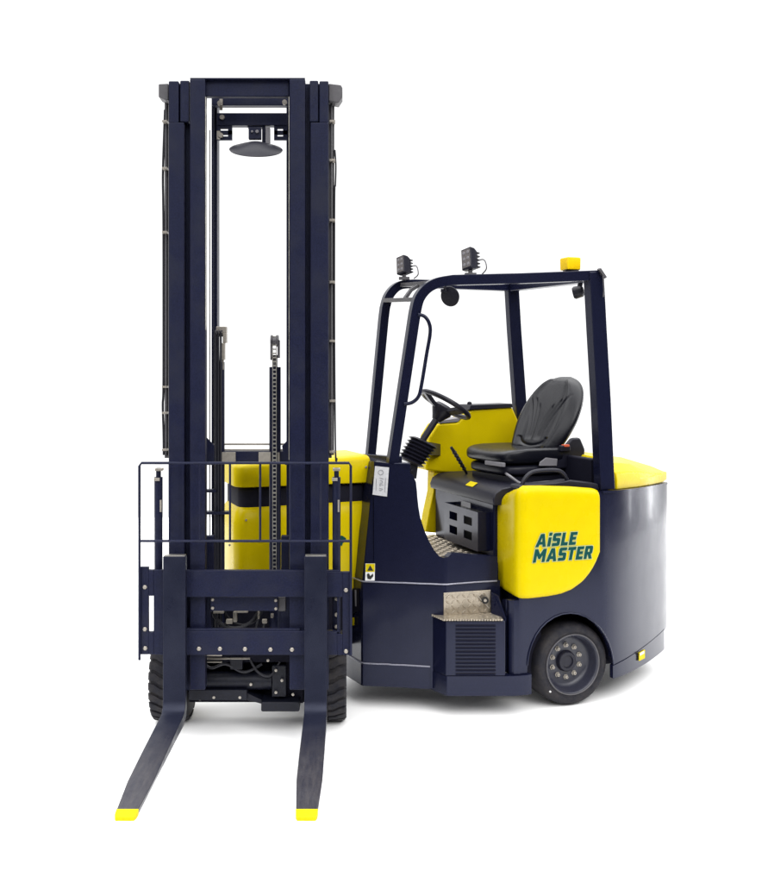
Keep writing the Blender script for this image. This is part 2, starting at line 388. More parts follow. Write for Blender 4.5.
# forks
def fork(xc):
    w = .106; mb = MB(); zb = .135; yt = ZZ(556.5, 4.66)
    prof = [(4.70, yt), (4.66, yt), (4.66, .235), (4.652, .2), (4.63, .183), (4.60, .178), (4.2, .172), (3.9, .164), (3.672, .156), (3.672, .135), (4.62, .128), (4.675, .140), (4.70, .175)]
    def wd(y): return w if y > 3.92 else lerp(.076, w, max(0, (y-3.62)/.3))
    L = [Vector((xc-wd(y)/2, y, z)) for y, z in prof]; R = [Vector((xc+wd(y)/2, y, z)) for y, z in prof]
    n = len(prof)
    mb.add(L+R, [(i, (i+1) % n, (i+1) % n+n, i+n) for i in range(n)])
    # side faces as strips between the outer and inner outline
    for o in (0, n):
        mb.f.append((o+0, o+1, o+2, o+12)); mb.f.append((o+2, o+3, o+11, o+12)); mb.f.append((o+3, o+4, o+10, o+11)); mb.f.append((o+4, o+5, o+10))
        mb.f.append((o+5, o+6, o+10)); mb.f.append((o+6, o+7, o+10)); mb.f.append((o+7, o+8, o+9, o+10))
    fk = mb.build('fork', 'fork', truck, bevel=.003, angle=40)
    mb = MB()
    T = [(3.674, wd(3.674)/2+.001, .1575, .1335), (3.64, wd(3.64)/2+.001, .153, .1335), (3.622, wd(3.622)/2-.004, .149, .1345)]
    mb.loft([[Vector((xc-hw, y, zl)), Vector((xc+hw, y, zl)), Vector((xc+hw, y, zt)), Vector((xc-hw, y, zt))] for y, hw, zt, zl in T])
    mb.build('fork_tip', 'tipy', fk, bevel=.002)
    mb = MB(); mb.box(xc-w/2+.004, xc+w/2-.004, 4.664, 4.70, yt, yt+.004); mb.build('fork_top', 'steel', fk)
fork(XX(174.2, 4.66)); fork(XX(315.6, 4.66))
# load backrest
dg = 4.69
mb = MB(); r = .0064
fr = [W(139.4, 660, dg), W(139.4, 466, dg), W(141.5, 463, dg), W(349, 463, dg), W(350.8, 466, dg), W(350.8, 655, dg)]
mb.tube(fr, r, 8)
mb.tube([W(139.4, 541, dg), W(350.8, 541, dg)], r, 8)
for i in range(1, 7): mb.tube([W(139.4+30.2*i, 463, dg), W(139.4+30.2*i, 541, dg)], r*.85, 8)
mb.build('load_backrest', 'mast', truck)

# ================================================================== FRONT AXLE, front tyres
mb = MB()
mb.pbox(188, 305, 596, 702, 5.0, 5.1); mb.pbox(192, 302, 655, 662, 4.9, 5.0)
ax = mb.build('front_axle', 'pit', truck)
mb = MB(); mb.tube([W(196, 680, 4.92), W(272, 680, 4.92)], .045, 20); mb.build('axle_tube', 'under', ax)
mb = MB(); mb.prism([W(189, 690, 4.86), W(247, 690, 4.86), W(247, 700, 4.86), W(189, 700, 4.86)], (0, .2, 0))
mb.prism([W(247, 693, 4.88), W(262, 700, 4.88), W(262, 704, 4.88), W(247, 700, 4.88)], (0, .15, 0))
mb.pbox(272, 286, 666, 697, 4.88, 4.96); mb.pbox(230, 242.5, 658, 669.5, 4.86, 4.9)
split_build(mb, 'axle_plate', 'under', ax, bevel=.003)
mb = MB(); mb.pbox(261, 299.5, 702, 712, 4.84, 4.98); mb.build('drive_guard', 'under', ax, bevel=.008)
mb = MB(); mb.pbox(286, 303, 655, 703, 4.93, 5.0); mb.pbox(188, 196, 655, 692, 4.93, 5.0); split_build(mb, 'axle_end', 'pit', ax)
mb = MB()
mb.tube(smooth_pts([W(205, 664, 4.9), W(212, 668, 4.86), W(226, 664, 4.86), W(244, 672, 4.88), W(262, 664, 4.9)]), .007, 8)
mb.tube(smooth_pts([W(250, 660, 4.9), W(258, 672, 4.87), W(270, 676, 4.87), W(280, 662, 4.9)]), .006, 8)
mb.tube(smooth_pts([W(200, 700, 4.95), W(198, 690, 4.88), W(204, 676, 4.87), W(201, 662, 4.9)]), .006, 8)
split_build(mb, 'axle_hose', 'hose', ax)
mb = MB()
for x, y in ((196, 679), (276, 670), (276, 692), (282, 680), (293, 694), (268, 660), (251, 684), (214, 697), (240, 697)): mb.lathe(W(x, y, 4.865), (0, -1, 0), [(0, .007), (.008, .007), (.009, .003)], 8)
split_build(mb, 'axle_bolt', 'zinc', ax)
def tyre_front(x0, x1):
    c = (x0+x1)/2; y, z, R = 5.08, .222, .222
    root = MB(); hw = abs(x1-x0)/2
    root.lathe((c, y, z), (1, 0, 0), [(-hw, .12), (-hw, R*.84), (-hw+.012, R*.93), (-hw+.03, R*.955), (hw-.03, R*.955), (hw-.012, R*.93), (hw, R*.84), (hw, .12)], 72)
    o = root.build('front_tyre', 'rubber', truck)
    mb = MB(); n = 26
    for i in range(n):
        for s in (-1, 1):
            q = 2*math.pi*(i+(.5 if s > 0 else 0))/n
            rings = []
            for (t, wq) in ((0.02, .52), (.35, .56), (.62, .6), (.9, .62), (1.0, .6)):
                qq = q+.10*t+(.05 if t > .5 else 0)
                dq = wq*math.pi/n*1.25
                xx = c+s*hw*t; rr_ = R if t < .85 else (R*.985 if t < .95 else R*.93)
                rings.append([Vector((xx, y+math.sin(a)*r_, z+math.cos(a)*r_)) for a, r_ in ((qq-dq, R*.93), (qq-dq*.9, rr_), (qq, rr_*1.002), (qq+dq*.9, rr_), (qq+dq, R*.93))])
            mb.loft(rings)
    mb.build('tread_lug', 'rubber', o, bevel=.0025)
    mb = MB(); mb.lathe((c, y, z), (1, 0, 0), [(-hw*.8, .0), (-hw*.8, .12), (hw*.8, .12), (hw*.8, 0)], 32); mb.build('front_rim', 'rim', o)
tyre_front(-.985, -.80); tyre_front(-.195, -.008)

# ================================================================== YELLOW HOOD between mast and cab
def hood_ring(zb, zt, u0, u1, v0, v1): pass
uA, vA = UVf(371, 5.36)                               # rear end of the hood's near side
uF = uA-.745
def hood(name, z0, z1f, z1r, m, inset=0., par=truck, tilt=0.):
    mb = MB(); rings = []
    v0, v1 = vA+inset, vA+.44-inset
    def ring(z, e=0., dz=0.):
        pts = []
        u0, u1 = uF+e+inset, uA-e*.3-inset
        r = .07
        for (cu, cv, a0) in ((u0+r, v0+e+r, 180), (u1-.015, v0+e+.015, 270), (u1-.015, v1-e-.015, 0), (u0+r, v1-e-r, 90)):
            rr = r if cu < (uF+uA)/2 else .015
            for k in range(6):
                q = math.radians(a0+90*k/5); pts.append((cu+rr*math.cos(q), cv+rr*math.sin(q)))
        return pts
    for (f, e) in ((0, .006), (.03, 0), (.8, 0), (.92, .012), (.98, .03), (1, .06)):
        R_ = []
        for (u, v) in ring(0, e):
            t = (u-uF)/(uA-uF)
            top = lerp(z1f, z1r, t)
            # the lower cover narrows towards its foot
            uu = u+tilt*(1-f)*(t > .5)
            R_.append(Bd(uu, v, lerp(z0, top, f)))
        rings.append(R_)
    mb.loft(rings)
    return mb.build(name, m, par, smooth=True, angle=50)
hd = hood('hood', 1.175, 1.295, 1.325, 'yellow')
hood('hood_band', 1.06, 1.18, 1.18, 'pit', inset=.03, par=hd)
hood('lower_cover', .60, 1.075, 1.085, 'yellow', par=hd, tilt=-.03)
mb = MB(); mb.box(uF+.1, uA+.05, vA+.04, vA+.40, .30, .62, Bd); mb.build('pivot_frame', 'pit', hd)
mb = MB()
for (x, y) in ((366, 467), (364.5, 562), (366, 504)): bolt(mb, Bd(*PB(x, y, vA-.001)), NV, .007, .005)
for (x, y) in ((246, 520), (229.5, 545)): bolt(mb, Bd(*PB(x, y, vA-.001)), NV, .006, .005)
split_build(mb, 'hood_bolt', 'zinc', hd)
mb = MB()
def decal(mb, pts, v, off=.0015, th=.001): mb.prism([Bd(*PB(x, y, v-off)) for x, y in pts], NV*-th)
decal(mb, [(338, 537), (342, 535.5), (346, 538), (346.5, 541), (343, 543), (342, 546), (338.5, 545), (340, 541)], vA)
mb.build('leaf_decal', 'green', hd)

# ================================================================== CAB POD
zW = .668                                             # height of the weld seam
DT = [(345, 5.42), (362, 5.235), (390, 5.215), (445, 5.165), (493, 5.245), (506, 5.27)]
cols = []
for px in [345, 349, 353, 357.5, 361, 363, 370, 380, 388.5, 391.5, 405, 420, 435, 443.5, 446.5, 460, 475, 490, 500]:
    d = interp(DT, px); cols.append((XX(px, d), d, .12, zW))
pod = skin(cols, .05, 4).build('cab_pod', 'body', truck, smooth=True, angle=12)
# bottom band, slightly proud, and seam
cols = []
for px in [345, 353, 361, 363, 380, 388.5, 391.5, 410, 430]:
    d = interp(DT, px)-.006; cols.append((XX(px, d), d, .118, .122+(.235-.122)))
skin(cols, .02, 1).build('lower_band', 'body', pod, angle=12)
for z in (zW, .236):
    mb = MB(); pts = []
    for px in [345, 353, 361, 364, 378, 388, 392, 405, 420, 430]+([443, 447, 460, 475, 497] if z == zW else []):
        d = interp(DT, px)-.004; pts.append(Vector((XX(px, d), d, z+random.uniform(-.001, .001))))
    mb.tube(pts, .0042, 8); mb.build('weld_bead', 'weld', pod)
# upper pod: near side with its swept edge
TOP = [(362, 466), (374, 461.5), (386, 463), (400, 466), (408, 470), (413, 475.5), (416, 482), (417, 491), (417.8, 503), (420, 516), (424, 529), (429, 541), (434, 550), (439, 556), (443, 558), (448, 557), (451.5, 553.5), (458, 553.5), (493, 556.5), (498, 557)]
def upcol(px):
    d = interp(DT, px)
    if px < 388: d += .0
    return d
cols = []
for px in [374, 380, 385, 388.5, 391.5, 400, 404, 408, 411, 413, 414.5, 416, 416.6, 417, 417.4, 418.5, 420, 422, 424, 426.5, 429, 431.5, 434, 436.5, 439, 441, 443.5, 446.5, 448, 450, 451.5, 458, 470, 482, 493, 497.5]:
    d = interp(DT, px); cols.append((XX(px, d), d, zW, ZZ(interp(TOP, px), d)))
skin(cols, .045, 5).build('side_panel', 'body', pod, angle=14)
# leaning front left facet of the pod and the block behind the skin
u_r, v_r = UVf(414, 5.24)
def podring(z, t):
    # t 0 at seam, 1 at top
    a = W(0, 0, 1)
    p = [(lerp(349, 366, t), lerp(5.40, 5.42, t)), (lerp(362, 374, t), lerp(5.236, 5.243, t)), (lerp(389, 388, t), lerp(5.225, 5.24, t)), (lerp(414.5, 410.5, t), 5.225)]
    near = [UVf(x, d) for x, d in p]; vc = .545
    ring = [(u, v) for u, v in near]+[(u, 2*vc-v) for u, v in near[::-1]]
    ring = [(u, min(v, .92)) for u, v in ring]
    return [Bd(u, v, z) for u, v in ring]
mb = MB(); zt = ZZ(463, 5.23)
mb.loft([podring(zW-.02, 0), podring(zt-.012, .98), podring(zt, 1)])
mb.build('pod_housing', 'body', pod, bevel=.006)
mb = MB()                                            # solid lower pod
mb.loft([[Bd(u, v, z) for u, v in [UVf(350, 5.44), UVf(364, 5.28), UVf(389, 5.27), UVf(430, 5.26), (-.9, .9), (-1.2, .9)]] for z in (.13, zW)])
mb.build('pod_base', 'pit', pod)
# side slot with edge at the pod's front left
mb = MB(); mb.prism([W(349, 588, 5.375), W(358.5, 588, 5.27), W(360, 610, 5.26), W(352, 614, 5.33), W(350, 612, 5.355)], (0, -.006, 0)); mb.build('pod_slot', 'pit', pod)
mb = MB(); mb.tube([W(355.5, 590, 5.29), W(356, 606, 5.29)], .006); mb.build('pod_hinge', 'bracket', pod)
# stickers
def plate(name, pts, m, par, off=.003): 
    mb = MB(); mb.prism(pts, (0, -off, 0)); return mb.build(name, m, par)
def onpod(x, y, dd=.003): d = interp(DT, x)-dd; return W(x, y, d)
lb = plate('info_label', [onpod(375, 466), onpod(389, 467.5), onpod(387, 496.5), onpod(372.5, 494.5)], 'label', pod, .004)
mb = MB()
c_ = [onpod(380.8+2.6*math.cos(q), 472.5+2.4*math.sin(q), .009) for q in [2*math.pi*k/12 for k in range(13)]]
mb.tube(c_, .0011, 5)
for pts in ([(379.6, 478), (383.6, 479)], [(380, 480.4), (382.6, 481.2), (382.4, 483.4), (379.8, 482.8)], [(383.4, 485.2), (379.4, 484.4), (380.4, 486.4)], [(379.4, 488.4), (383, 489.2), (381, 490.6), (379, 490.2)], [(376.4, 479), (376, 491)], [(385.6, 478), (385, 492.5)]):
    mb.tube([onpod(x, y, .009) for x, y in pts], .0011, 5)
mb.build('label_print', 'ink', lb)
wl = plate('warning_label', [onpod(365.5, 563.5), onpod(375, 563.5), onpod(374.6, 580.5), onpod(365.2, 580.5)], 'white', pod, .004)
plate('label_yellow', [onpod(365.8, 563.8, .0075), onpod(374.8, 563.8, .0075), onpod(374.6, 571.8, .0075), onpod(365.6, 571.8, .0075)], 'tipy', wl, .001)
plate('label_triangle', [onpod(370.2, 565.2, .009), onpod(373.4, 570.6, .009), onpod(367.2, 570.6, .009)], 'blk', wl, .001)
plate('label_pictogram', [onpod(367, 574, .009), onpod(369, 573.2, .009), onpod(370.2, 576, .009), onpod(373, 573.4, .009), onpod(373.4, 576, .009), onpod(370.6, 579.4, .009), onpod(367.5, 578.6, .009)], 'blk', wl, .001)
plate('small_label', [W(351.5, 618, 5.33), W(354.4, 617.4, 5.30), W(354.4, 625, 5.30), W(351.5, 625.4, 5.33)], 'tipy', pod, .004)

# ================================================================== CHASSIS
mb = MB(); mb.box(-1.1, -.9, .34, .96, .16, .74, Bd); mb.box(-.9, -.35, .19, .96, .16, .743, Bd); mb.box(-.35, .25, .24, .85, .16, 1.10, Bd); mb.box(-.5, -.36, .02, .24, .16, 1.05, Bd); mb.box(.02, .22, .10, 1.0, .16, 1.10, Bd); mb.box(.22, .40, .42, .98, .2, 1.08, Bd)
chas = mb.build('chassis', 'pit', truck)
def skcols(pxs, D, bot, top):
    out = []
    for px in pxs:
        d = D(px); out.append((XX(px, d), d, bot(px, d), top(px, d)))
    return out
RD = [(503, 5.36), (504, 5.25), (506, 5.16), (509, 5.12), (514, 5.105), (520, 5.11), (560, 5.19), (603, 5.275), (610, 5.298), (618, 5.34), (626, 5.398), (634, 5.470), (642, 5.557), (650, 5.657), (657, 5.76), (662, 5.845), (665.5, 5.925), (667, 5.98)]
def RDs(px):
    for k in range(len(RD)-1):
        if px <= RD[k+1][0] or k == len(RD)-2:
            if px < 604: return interp(RD, px)
            p0 = RD[max(0, k-1)]; p1 = RD[k]; p2 = RD[k+1]; p3 = RD[min(len(RD)-1, k+2)]
            h = p2[0]-p1[0]; t = min(1, (px-p1[0])/h)
            m1 = (p2[1]-p0[1])/max(1e-6, p2[0]-p0[0])*h; m2 = (p3[1]-p1[1])/max(1e-6, p3[0]-p1[0])*h
            return (2*t**3-3*t*t+1)*p1[1]+(t**3-2*t*t+t)*m1+(-2*t**3+3*t*t)*p2[1]+(t**3-t*t)*m2
def arch(px):
    t = (px-570.5)/43.
    return 668-55*math.sqrt(max(0, 1-t*t)) if abs(t) < 1 else 999
def bot(px, d):
    y = arch(px)
    zs = .215 if px < 560 else lerp(.198, .235, (px-608)/58)
    return max(ZZ(y, d), zs) if y < 900 else zs
pxs = [503.5, 504, 505, 506, 507.5, 509, 511, 514, 518, 518.9, 519.3, 523, 527, 527.6, 528, 528.6, 529.4, 530.5, 532, 534, 537, 540, 544, 549, 554, 560, 566, 572, 578, 584, 590, 595, 599, 603, 606, 608, 609.5, 611, 612, 612.8, 613.4, 613.6, 616, 619, 623, 627, 630, 634, 638, 641, 645, 648, 651, 654, 656, 658, 660, 662, 663.5, 665, 666, 667]
def top(px, d):
    return ZZ(601, d) if px < 512 else 1.135
cols = skcols(pxs, RDs, bot, lambda px, d: ZZ(600.5, d) if px < 519.1 else 1.135-.028*max(0, (px-606)/60))
chs = skin(cols, .035, 10).build('rear_body', 'body', truck, angle=40)
# plate that finishes the rear of the truck
mb = MB(); u1, v1 = UVf(667, 6.03)
mb.box(.1, u1-.01, v1+.02, .98, .2, 1.09, Bd); mb.build('rear_plate', 'body', chs, bevel=.02)
# rim of the wheel arch
mb = MB()
pts = [W(x, arch(x), RDs(x)-.004) for x in [527.55, 527.8, 528.4, 529.5, 532, 536, 541, 547, 554, 562, 570, 578, 586, 594, 600, 605, 609, 611.5, 612.8, 613.4]]
mb.tube(pts, .004, 8); mb.build('arch_lip', 'body', chs)
# inner liner of the arch
mb = MB(); oc = Vector((XX(571, 5.22), 5.22, .215)); rings = []
for k in range(25):
    q = math.pi*k/24; c = AV*math.cos(q)*.262+ZV*math.sin(q)*.292
    rings.append([oc+c+INW*.02, oc+c+INW*.24, oc+c*1.06+INW*.24, oc+c*1.06+INW*.02])
mb.loft(rings); mb.build('arch_liner', 'pit', chs)
# skirt strips
def zc(a, b): return lambda px, d: lerp(a, b, (px-608)/58)
cols = skcols([613, 616, 619, 623, 627, 630, 634, 638, 641, 645, 648, 651, 654, 656, 658, 660, 662, 663.5, 664.5], lambda p: RDs(p)-.008, zc(.132, .125), zc(.196, .245))
sk = skin(cols, .03, 1).build('rear_skirt', 'body', chs, angle=30, bevel=0)
cols = [(XX(p, d), d, .112, .213) for p, d in ((429, 5.205), (432, 5.18), (445, 5.092), (447, 5.083), (470, 5.083), (500, 5.083), (512, 5.083), (520, 5.09), (527, 5.1), (531.5, 5.115))]
skin(cols, .06, 1).build('front_skirt', 'body', chs, angle=20)
mb = MB(); mb.prism([W(639, 653.5, RDs(639)-.03), W(645, 650, RDs(645)-.03), W(645, 658, RDs(645)-.03), W(639, 661, RDs(639)-.03)], (0, .012, 0)); dl = mb.build('diamond_label', 'tipy', sk)
mb = MB(); mb.prism([W(640, 653.2, RDs(639)-.033), W(644.6, 650.6, RDs(645)-.033), W(644.6, 653, RDs(645)-.033), W(640, 655.6, RDs(639)-.033)], (0, .002, 0)); mb.build('label_head', 'white', dl)
# flange on top of the rear body
cols = skcols([603, 608, 615, 623, 630, 638, 645, 651, 656, 660, 663.5, 666, 667.6], lambda p: RDs(p)-.012, lambda p, d: 1.128-.028*max(0, (p and (d-5.28)/.6)), lambda p, d: 1.140-.028*max(0, (d-5.28)/.6))
skin(cols, .10, 1).build('top_flange', 'body', chs, angle=30)

# ---------------------------------------------------------------- step with vents
dS = 5.083
mb = MB(); zt_, zb_ = ZZ(620.5, dS), .2135
p = [(XX(429.5, 5.2), 5.2), (XX(446, dS), dS), (XX(505.5, dS), dS), (XX(505.5, dS), 5.20), (XX(429.5, 5.2)+.01, 5.22)]
mb.loft([[Vector((x, y, z)) for x, y in p] for z in (zb_, zt_)])
step = mb.build('step_box', 'body', truck, bevel=.006)
mb = MB()
for i in range(14):
    y = 625.2+i*3.72; mb.pbox(455.6, 495.6, y-.72, y+.72, dS-.001, dS+.003)
split_build(mb, 'vent_slot', 'pit', step)
mb = MB()
for i in range(14):
    y = 625.2+i*3.72; mb.prism([W(455.6, y+.72, dS-.0005), W(495.6, y+.72, dS-.0005), W(495.6, y+1.5, dS-.005), W(455.6, y+1.5, dS-.005)], (0, .004, 0))
split_build(mb, 'vent_louvre', 'body', step)
mb = MB(); x0, x1 = XX(430.5, 5.19), XX(503, dS)
mb.loft([[Vector((XX(430, 5.2), 5.2, z)), Vector((XX(445.5, dS), dS-.004, z)), Vector((x1, dS-.004, z)), Vector((x1, 5.24, z)), Vector((XX(434, 5.24), 5.24, z))] for z in (zt_+.002, zt_+.007)])
tr = mb.build('step_tread', 'alu', step)
mb = MB()
for i in range(22):                                   # serrated edge
    t = i/21; x = lerp(XX(444, dS), x1-.01, t) ; mb.lathe(Vector((x, dS-.006, zt_+.001)), (0, 0, 1), [(0, .0062), (.009, .0062)], 8)
for i in range(7):
    t = i/6; x = lerp(XX(430.5, 5.195), XX(443, dS), t); mb.lathe(Vector((x, lerp(5.192, dS, t), zt_+.001)), (0, 0, 1), [(0, .006), (.009, .006)], 8)
mb.build('tread_edge', 'alu', tr)
def treads(mb, o, ex, ey, nx, ny, sx, sy, up, ln=.013, wd=.004, ht=.0022):
    for i in range(nx):
        for j in range(ny):
            c = o+ex*(i+.5)*sx+ey*(j+.5)*sy
            s = 1 if (i+j) % 2 else -1
            dx = (ex+ey*s).normalized(); dy = (ex*-s+ey).normalized()
            A = [c-dx*ln, c-dy*wd, c+dx*ln, c+dy*wd]
            mb.add(A+[c+up*ht-dx*ln*.6, c+up*ht-dy*wd*.5, c+up*ht+dx*ln*.6, c+up*ht+dy*wd*.5], [(0,1,5,4),(1,2,6,5),(2,3,7,6),(3,0,4,7),(4,5,6,7)])
mb = MB(); treads(mb, Vector((XX(447, dS), dS+.005, zt_+.0065)), Vector((1, 0, 0)), Vector((0, 1, 0)), 10, 5, .028, .026, ZV)
mb.build('tread_lozenge', 'alu', tr)
mb = MB(); A = W(443.5, 592.5, 5.17); B = W(490.5, 589.5, 5.235)
dn = Vector((0, 0, ZZ(615, 5.17)-ZZ(592.5, 5.17)))
mb.prism([A, B, B+dn, A+dn], (0, -.008, 0)); kp = mb.build('kick_plate', 'alu', step, bevel=.002)
ex = (B-A).normalized(); nn = Vector((ex.y, -ex.x, 0))
mb = MB(); treads(mb, A+dn+nn*.009+ex*.004, ex, -dn.normalized(), 8, 4, .03, .027, nn, .014, .0045, .003); mb.build('tread_lozenge', 'alu', kp)
mb = MB(); c = W(485, 600, 5.2)
mb.lathe(c, (0, -1, 0), [(0, .019), (.008, .019), (.008, .012), (.004, .012), (.004, 0)], 20); mb.build('latch', 'blk', kp)
mb = MB(); mb.lathe(c+Vector((0, -.005, 0)), (0, -1, 0), [(0, .008), (.006, .008), (.007, 0)], 12)
mb.tube([W(478, 596, 5.198), W(481, 600, 5.195), W(489, 608, 5.195)], .002, 6); mb.build('latch_key', 'zinc', kp)
mb = MB(); mb.prism([W(491, 592, 5.22), W(498, 596, 5.2), W(505.3, 619, 5.10), W(505.3, 621, 5.085), W(491, 615, 5.2)], (.006, .004, 0)); mb.build('step_gusset', 'body', step, bevel=.001)

# ---------------------------------------------------------------- floor
mb = MB(); FP = [(-1.03, .26), (-.88, .155), (-.66, .16), (-.60, .21), (-.53, .21), (-.53, 1.02), (-1.03, 1.02)]; mb.prism([Bd(u, v, .745) for u, v in FP], (0, 0, .02)); flr = mb.build('floor_plate', 'alu', truck)
mb = MB(); treads(mb, Bd(-1.02, .27, .7652), AV, -NV, 14, 21, .034, .034, ZV, .018, .006, .003); mb.build('tread_lozenge', 'alu', flr)
mb = MB(); treads(mb, Bd(-.87, .16, .7652), AV, -NV, 7, 3, .034, .034, ZV, .018, .006, .003); mb.build('tread_lozenge', 'alu', flr)
# ---------------------------------------------------------------- seat box
UF = -.545
mb = MB(); mb.box(UF, .02, .20, .98, .765, 1.09, Bd); sb = mb.build('seat_box', 'body', truck, bevel=.012)
mb = MB(); rings = []
prof = [(-.03, 1.06), (-.035, 1.09), (-.02, 1.125), (.02, 1.148), (.09, 1.158), (.5, 1.158), (.5, 1.06)]
mb.loft([[Bd(UF+a, v, z) for a, z in prof] for v in (.14, .16, .5, .98)]); mb.build('seat_box_lid', 'plastic', sb, bevel=.006, angle=50)
mb = MB(); mb.box(-.47, .03, -.03, 1.03, 1.105, 1.142, Bd); mb.build('deck', 'plastic', sb, bevel=.01)
mb = MB(); mb.box(-.03, .02, .06, 1.0, 1.13, 1.30, Bd); mb.box(-.20, .0, .92, 1.0, 1.13, 1.25, Bd); mb.build('rear_bulkhead', 'pit', sb, bevel=.01)
# storage tray with four square openings
def trayp(px, py, u): return PU(px, py, u)
u_t = UF-.07
_, va, zt1 = PU(477.5, 515, u_t); _, vb, zt2 = PU(444.5, 505, u_t)
ztt, zbb = 1.01, .80
mb = MB()
vs_ = [va+(vb-va)*t for t in (0, .16, .40, .60, .84, 1)]; zs_ = [zbb, zbb+.045, zbb+.09, zbb+.125, zbb+.17, ztt]
for i in range(5):
    for j in range(5):
        if i in (1, 3) and j in (1, 3): continue
        mb.box(u_t, u_t+.004, vs_[i], vs_[i+1], zs_[j], zs_[j+1], Bd)
mb.box(u_t, UF, va-.004, va, zbb, ztt, Bd); mb.box(u_t, UF, vb, vb+.004, zbb, ztt, Bd); mb.box(u_t, UF, va, vb, zbb-.004, zbb, Bd)
tray = mb.build('storage_tray', 'body', sb, smooth=False)
mb = MB(); mb.box(UF-.004, UF-.002, va+.01, vb-.01, zbb, ztt-.01, Bd); mb.build('tray_back', 'blk', tray)
mb = MB(); a = PU(462, 501, UF-.012); b = PU(469, 513, UF-.012)
mb.box(UF-.004, UF-.002, b[1], a[1]+.03, b[2], a[2], Bd); mb.build('paper_label', 'label', sb)
mb = MB(); a = PU(463, 484.5, UF-.035); b = PU(470, 491, UF-.035)
mb.prism([Bd(UF-.02, a[1], 1.128), Bd(UF-.02, b[1], 1.128), Bd(UF+.012, b[1], 1.148), Bd(UF+.012, a[1], 1.148)], (0, 0, .002)); mb.build('yellow_label', 'tipy', sb)
# rear yellow lid
mb = MB()
P = lambda px, d, z: Vector((XX(px, d), d, z))
base = [P(617, 5.37, 1.136), P(640, 5.57, 1.126), P(652, 5.72, 1.12), P(662.5, 5.89, 1.115), P(666.8, 6.04, 1.115), Bd(.52, 1.0, 1.115), Bd(.03, 1.0, 1.142), Bd(.035, .10, 1.142)]
cen = Bd(.25, .5, 1.142)
def rg(f, z): return [Vector((lerp(cen.x, p.x, f), lerp(cen.y, p.y, f), zz)) for p, zz in zip(base, z)]
mb.loft([base, rg(1.0, [1.185, 1.175, 1.17, 1.165, 1.165, 1.18, 1.20, 1.20]), rg(.97, [1.225, 1.21, 1.19, 1.172, 1.165, 1.20, 1.25, 1.25]), rg(.80, [1.275, 1.25, 1.228, 1.205, 1.20, 1.24, 1.30, 1.30]), rg(.4, [1.29, 1.285, 1.275, 1.26, 1.26, 1.27, 1.305, 1.305])])
lid = mb.build('rear_lid', 'yellow', truck, bevel=.02, angle=20, seg=3)

# ---------------------------------------------------------------- yellow side cover
def cover():
    mb = MB()
    path = [(493.2, 5.435), (496, 5.39), (499, 5.345), (502.5, 5.295), (506, 5.243), (509.5, 5.19), (512.5, 5.148), (515, 5.118), (518, 5.098), (522, 5.094)]
    n0 = len(path)
    for k in range(1, 25):
        s = k/24; px = 522+(603.2-522)*s; u, v, z = PB(px, 500, -.096)
        p = Bd(u, v, 0); path.append((px, p.y))
    TOPY = [(493.2, 522), (494.3, 507), (497, 499.5), (502, 493.5), (509, 489.5), (518, 487), (545, 486.6), (575, 487.5), (597, 489.2), (601, 491), (603.2, 497)]
    BOTY = [(493.2, 582), (495, 585.8), (505, 592.2), (513, 597), (519, 599.6), (530, 599.6), (548, 597.5), (562, 595), (573, 590.5), (582, 584), (589, 576), (595, 566.5), (599.5, 556), (602, 546), (603.2, 535)]
    P_ = []; nrm = []
    for i, (px, d) in enumerate(path):
        a = path[max(0, i-1)]; b = path[min(len(path)-1, i+1)]
        t = (Vector((XX(b[0], b[1]), b[1], 0))-Vector((XX(a[0], a[1]), a[1], 0))).normalized()
        nrm.append(Vector((t.y, -t.x, 0)))
    rows = 22; fr = []; bk = []
    L = [0]
    for (a, b) in zip(path, path[1:]): L.append(L[-1]+math.hypot(XX(b[0], b[1])-XX(a[0], a[1]), b[1]-a[1]))
    def ease(x, r): x = min(1, max(0, x/r)); return math.sqrt(max(0, 1-(1-x)**2))
    for i, (px, d) in enumerate(path):
        zt = ZZ(interp(TOPY, px), d); zb = ZZ(interp(BOTY, px), d)
        for r in range(rows+1):
            t = r/rows; t = .5-.5*math.cos(math.pi*t)
            z = lerp(zb, zt, t)
            e = min(ease(z-zb, .016), ease(zt-z, .05), ease(L[i], .02)+.0, ease(L[-1]-L[i], .016))
            p = Vector((XX(px, d), d, z)); q = p-nrm[i]*.035*(1-e)
            fr.append(q); bk.append(p-nrm[i]*.06)
    k = rows+1; n = len(path); o = n*k; fs = []
    for i in range(n-1):
        for r in range(rows):
            a = i*k+r; fs.append((a, a+k, a+k+1, a+1)); fs.append((o+a, o+a+1, o+a+k+1, o+a+k))
        a = i*k; fs.append((a, o+a, o+a+k, a+k)); a = i*k+rows; fs.append((a, a+k, o+a+k, o+a))
    for i in (0, n-1):
        for r in range(rows): a = i*k+r; fs.append((a, a+1, o+a+1, o+a))
    mb.add(fr+bk, fs); return mb.build('side_cover', 'yellow', truck, angle=60)
cov = cover()
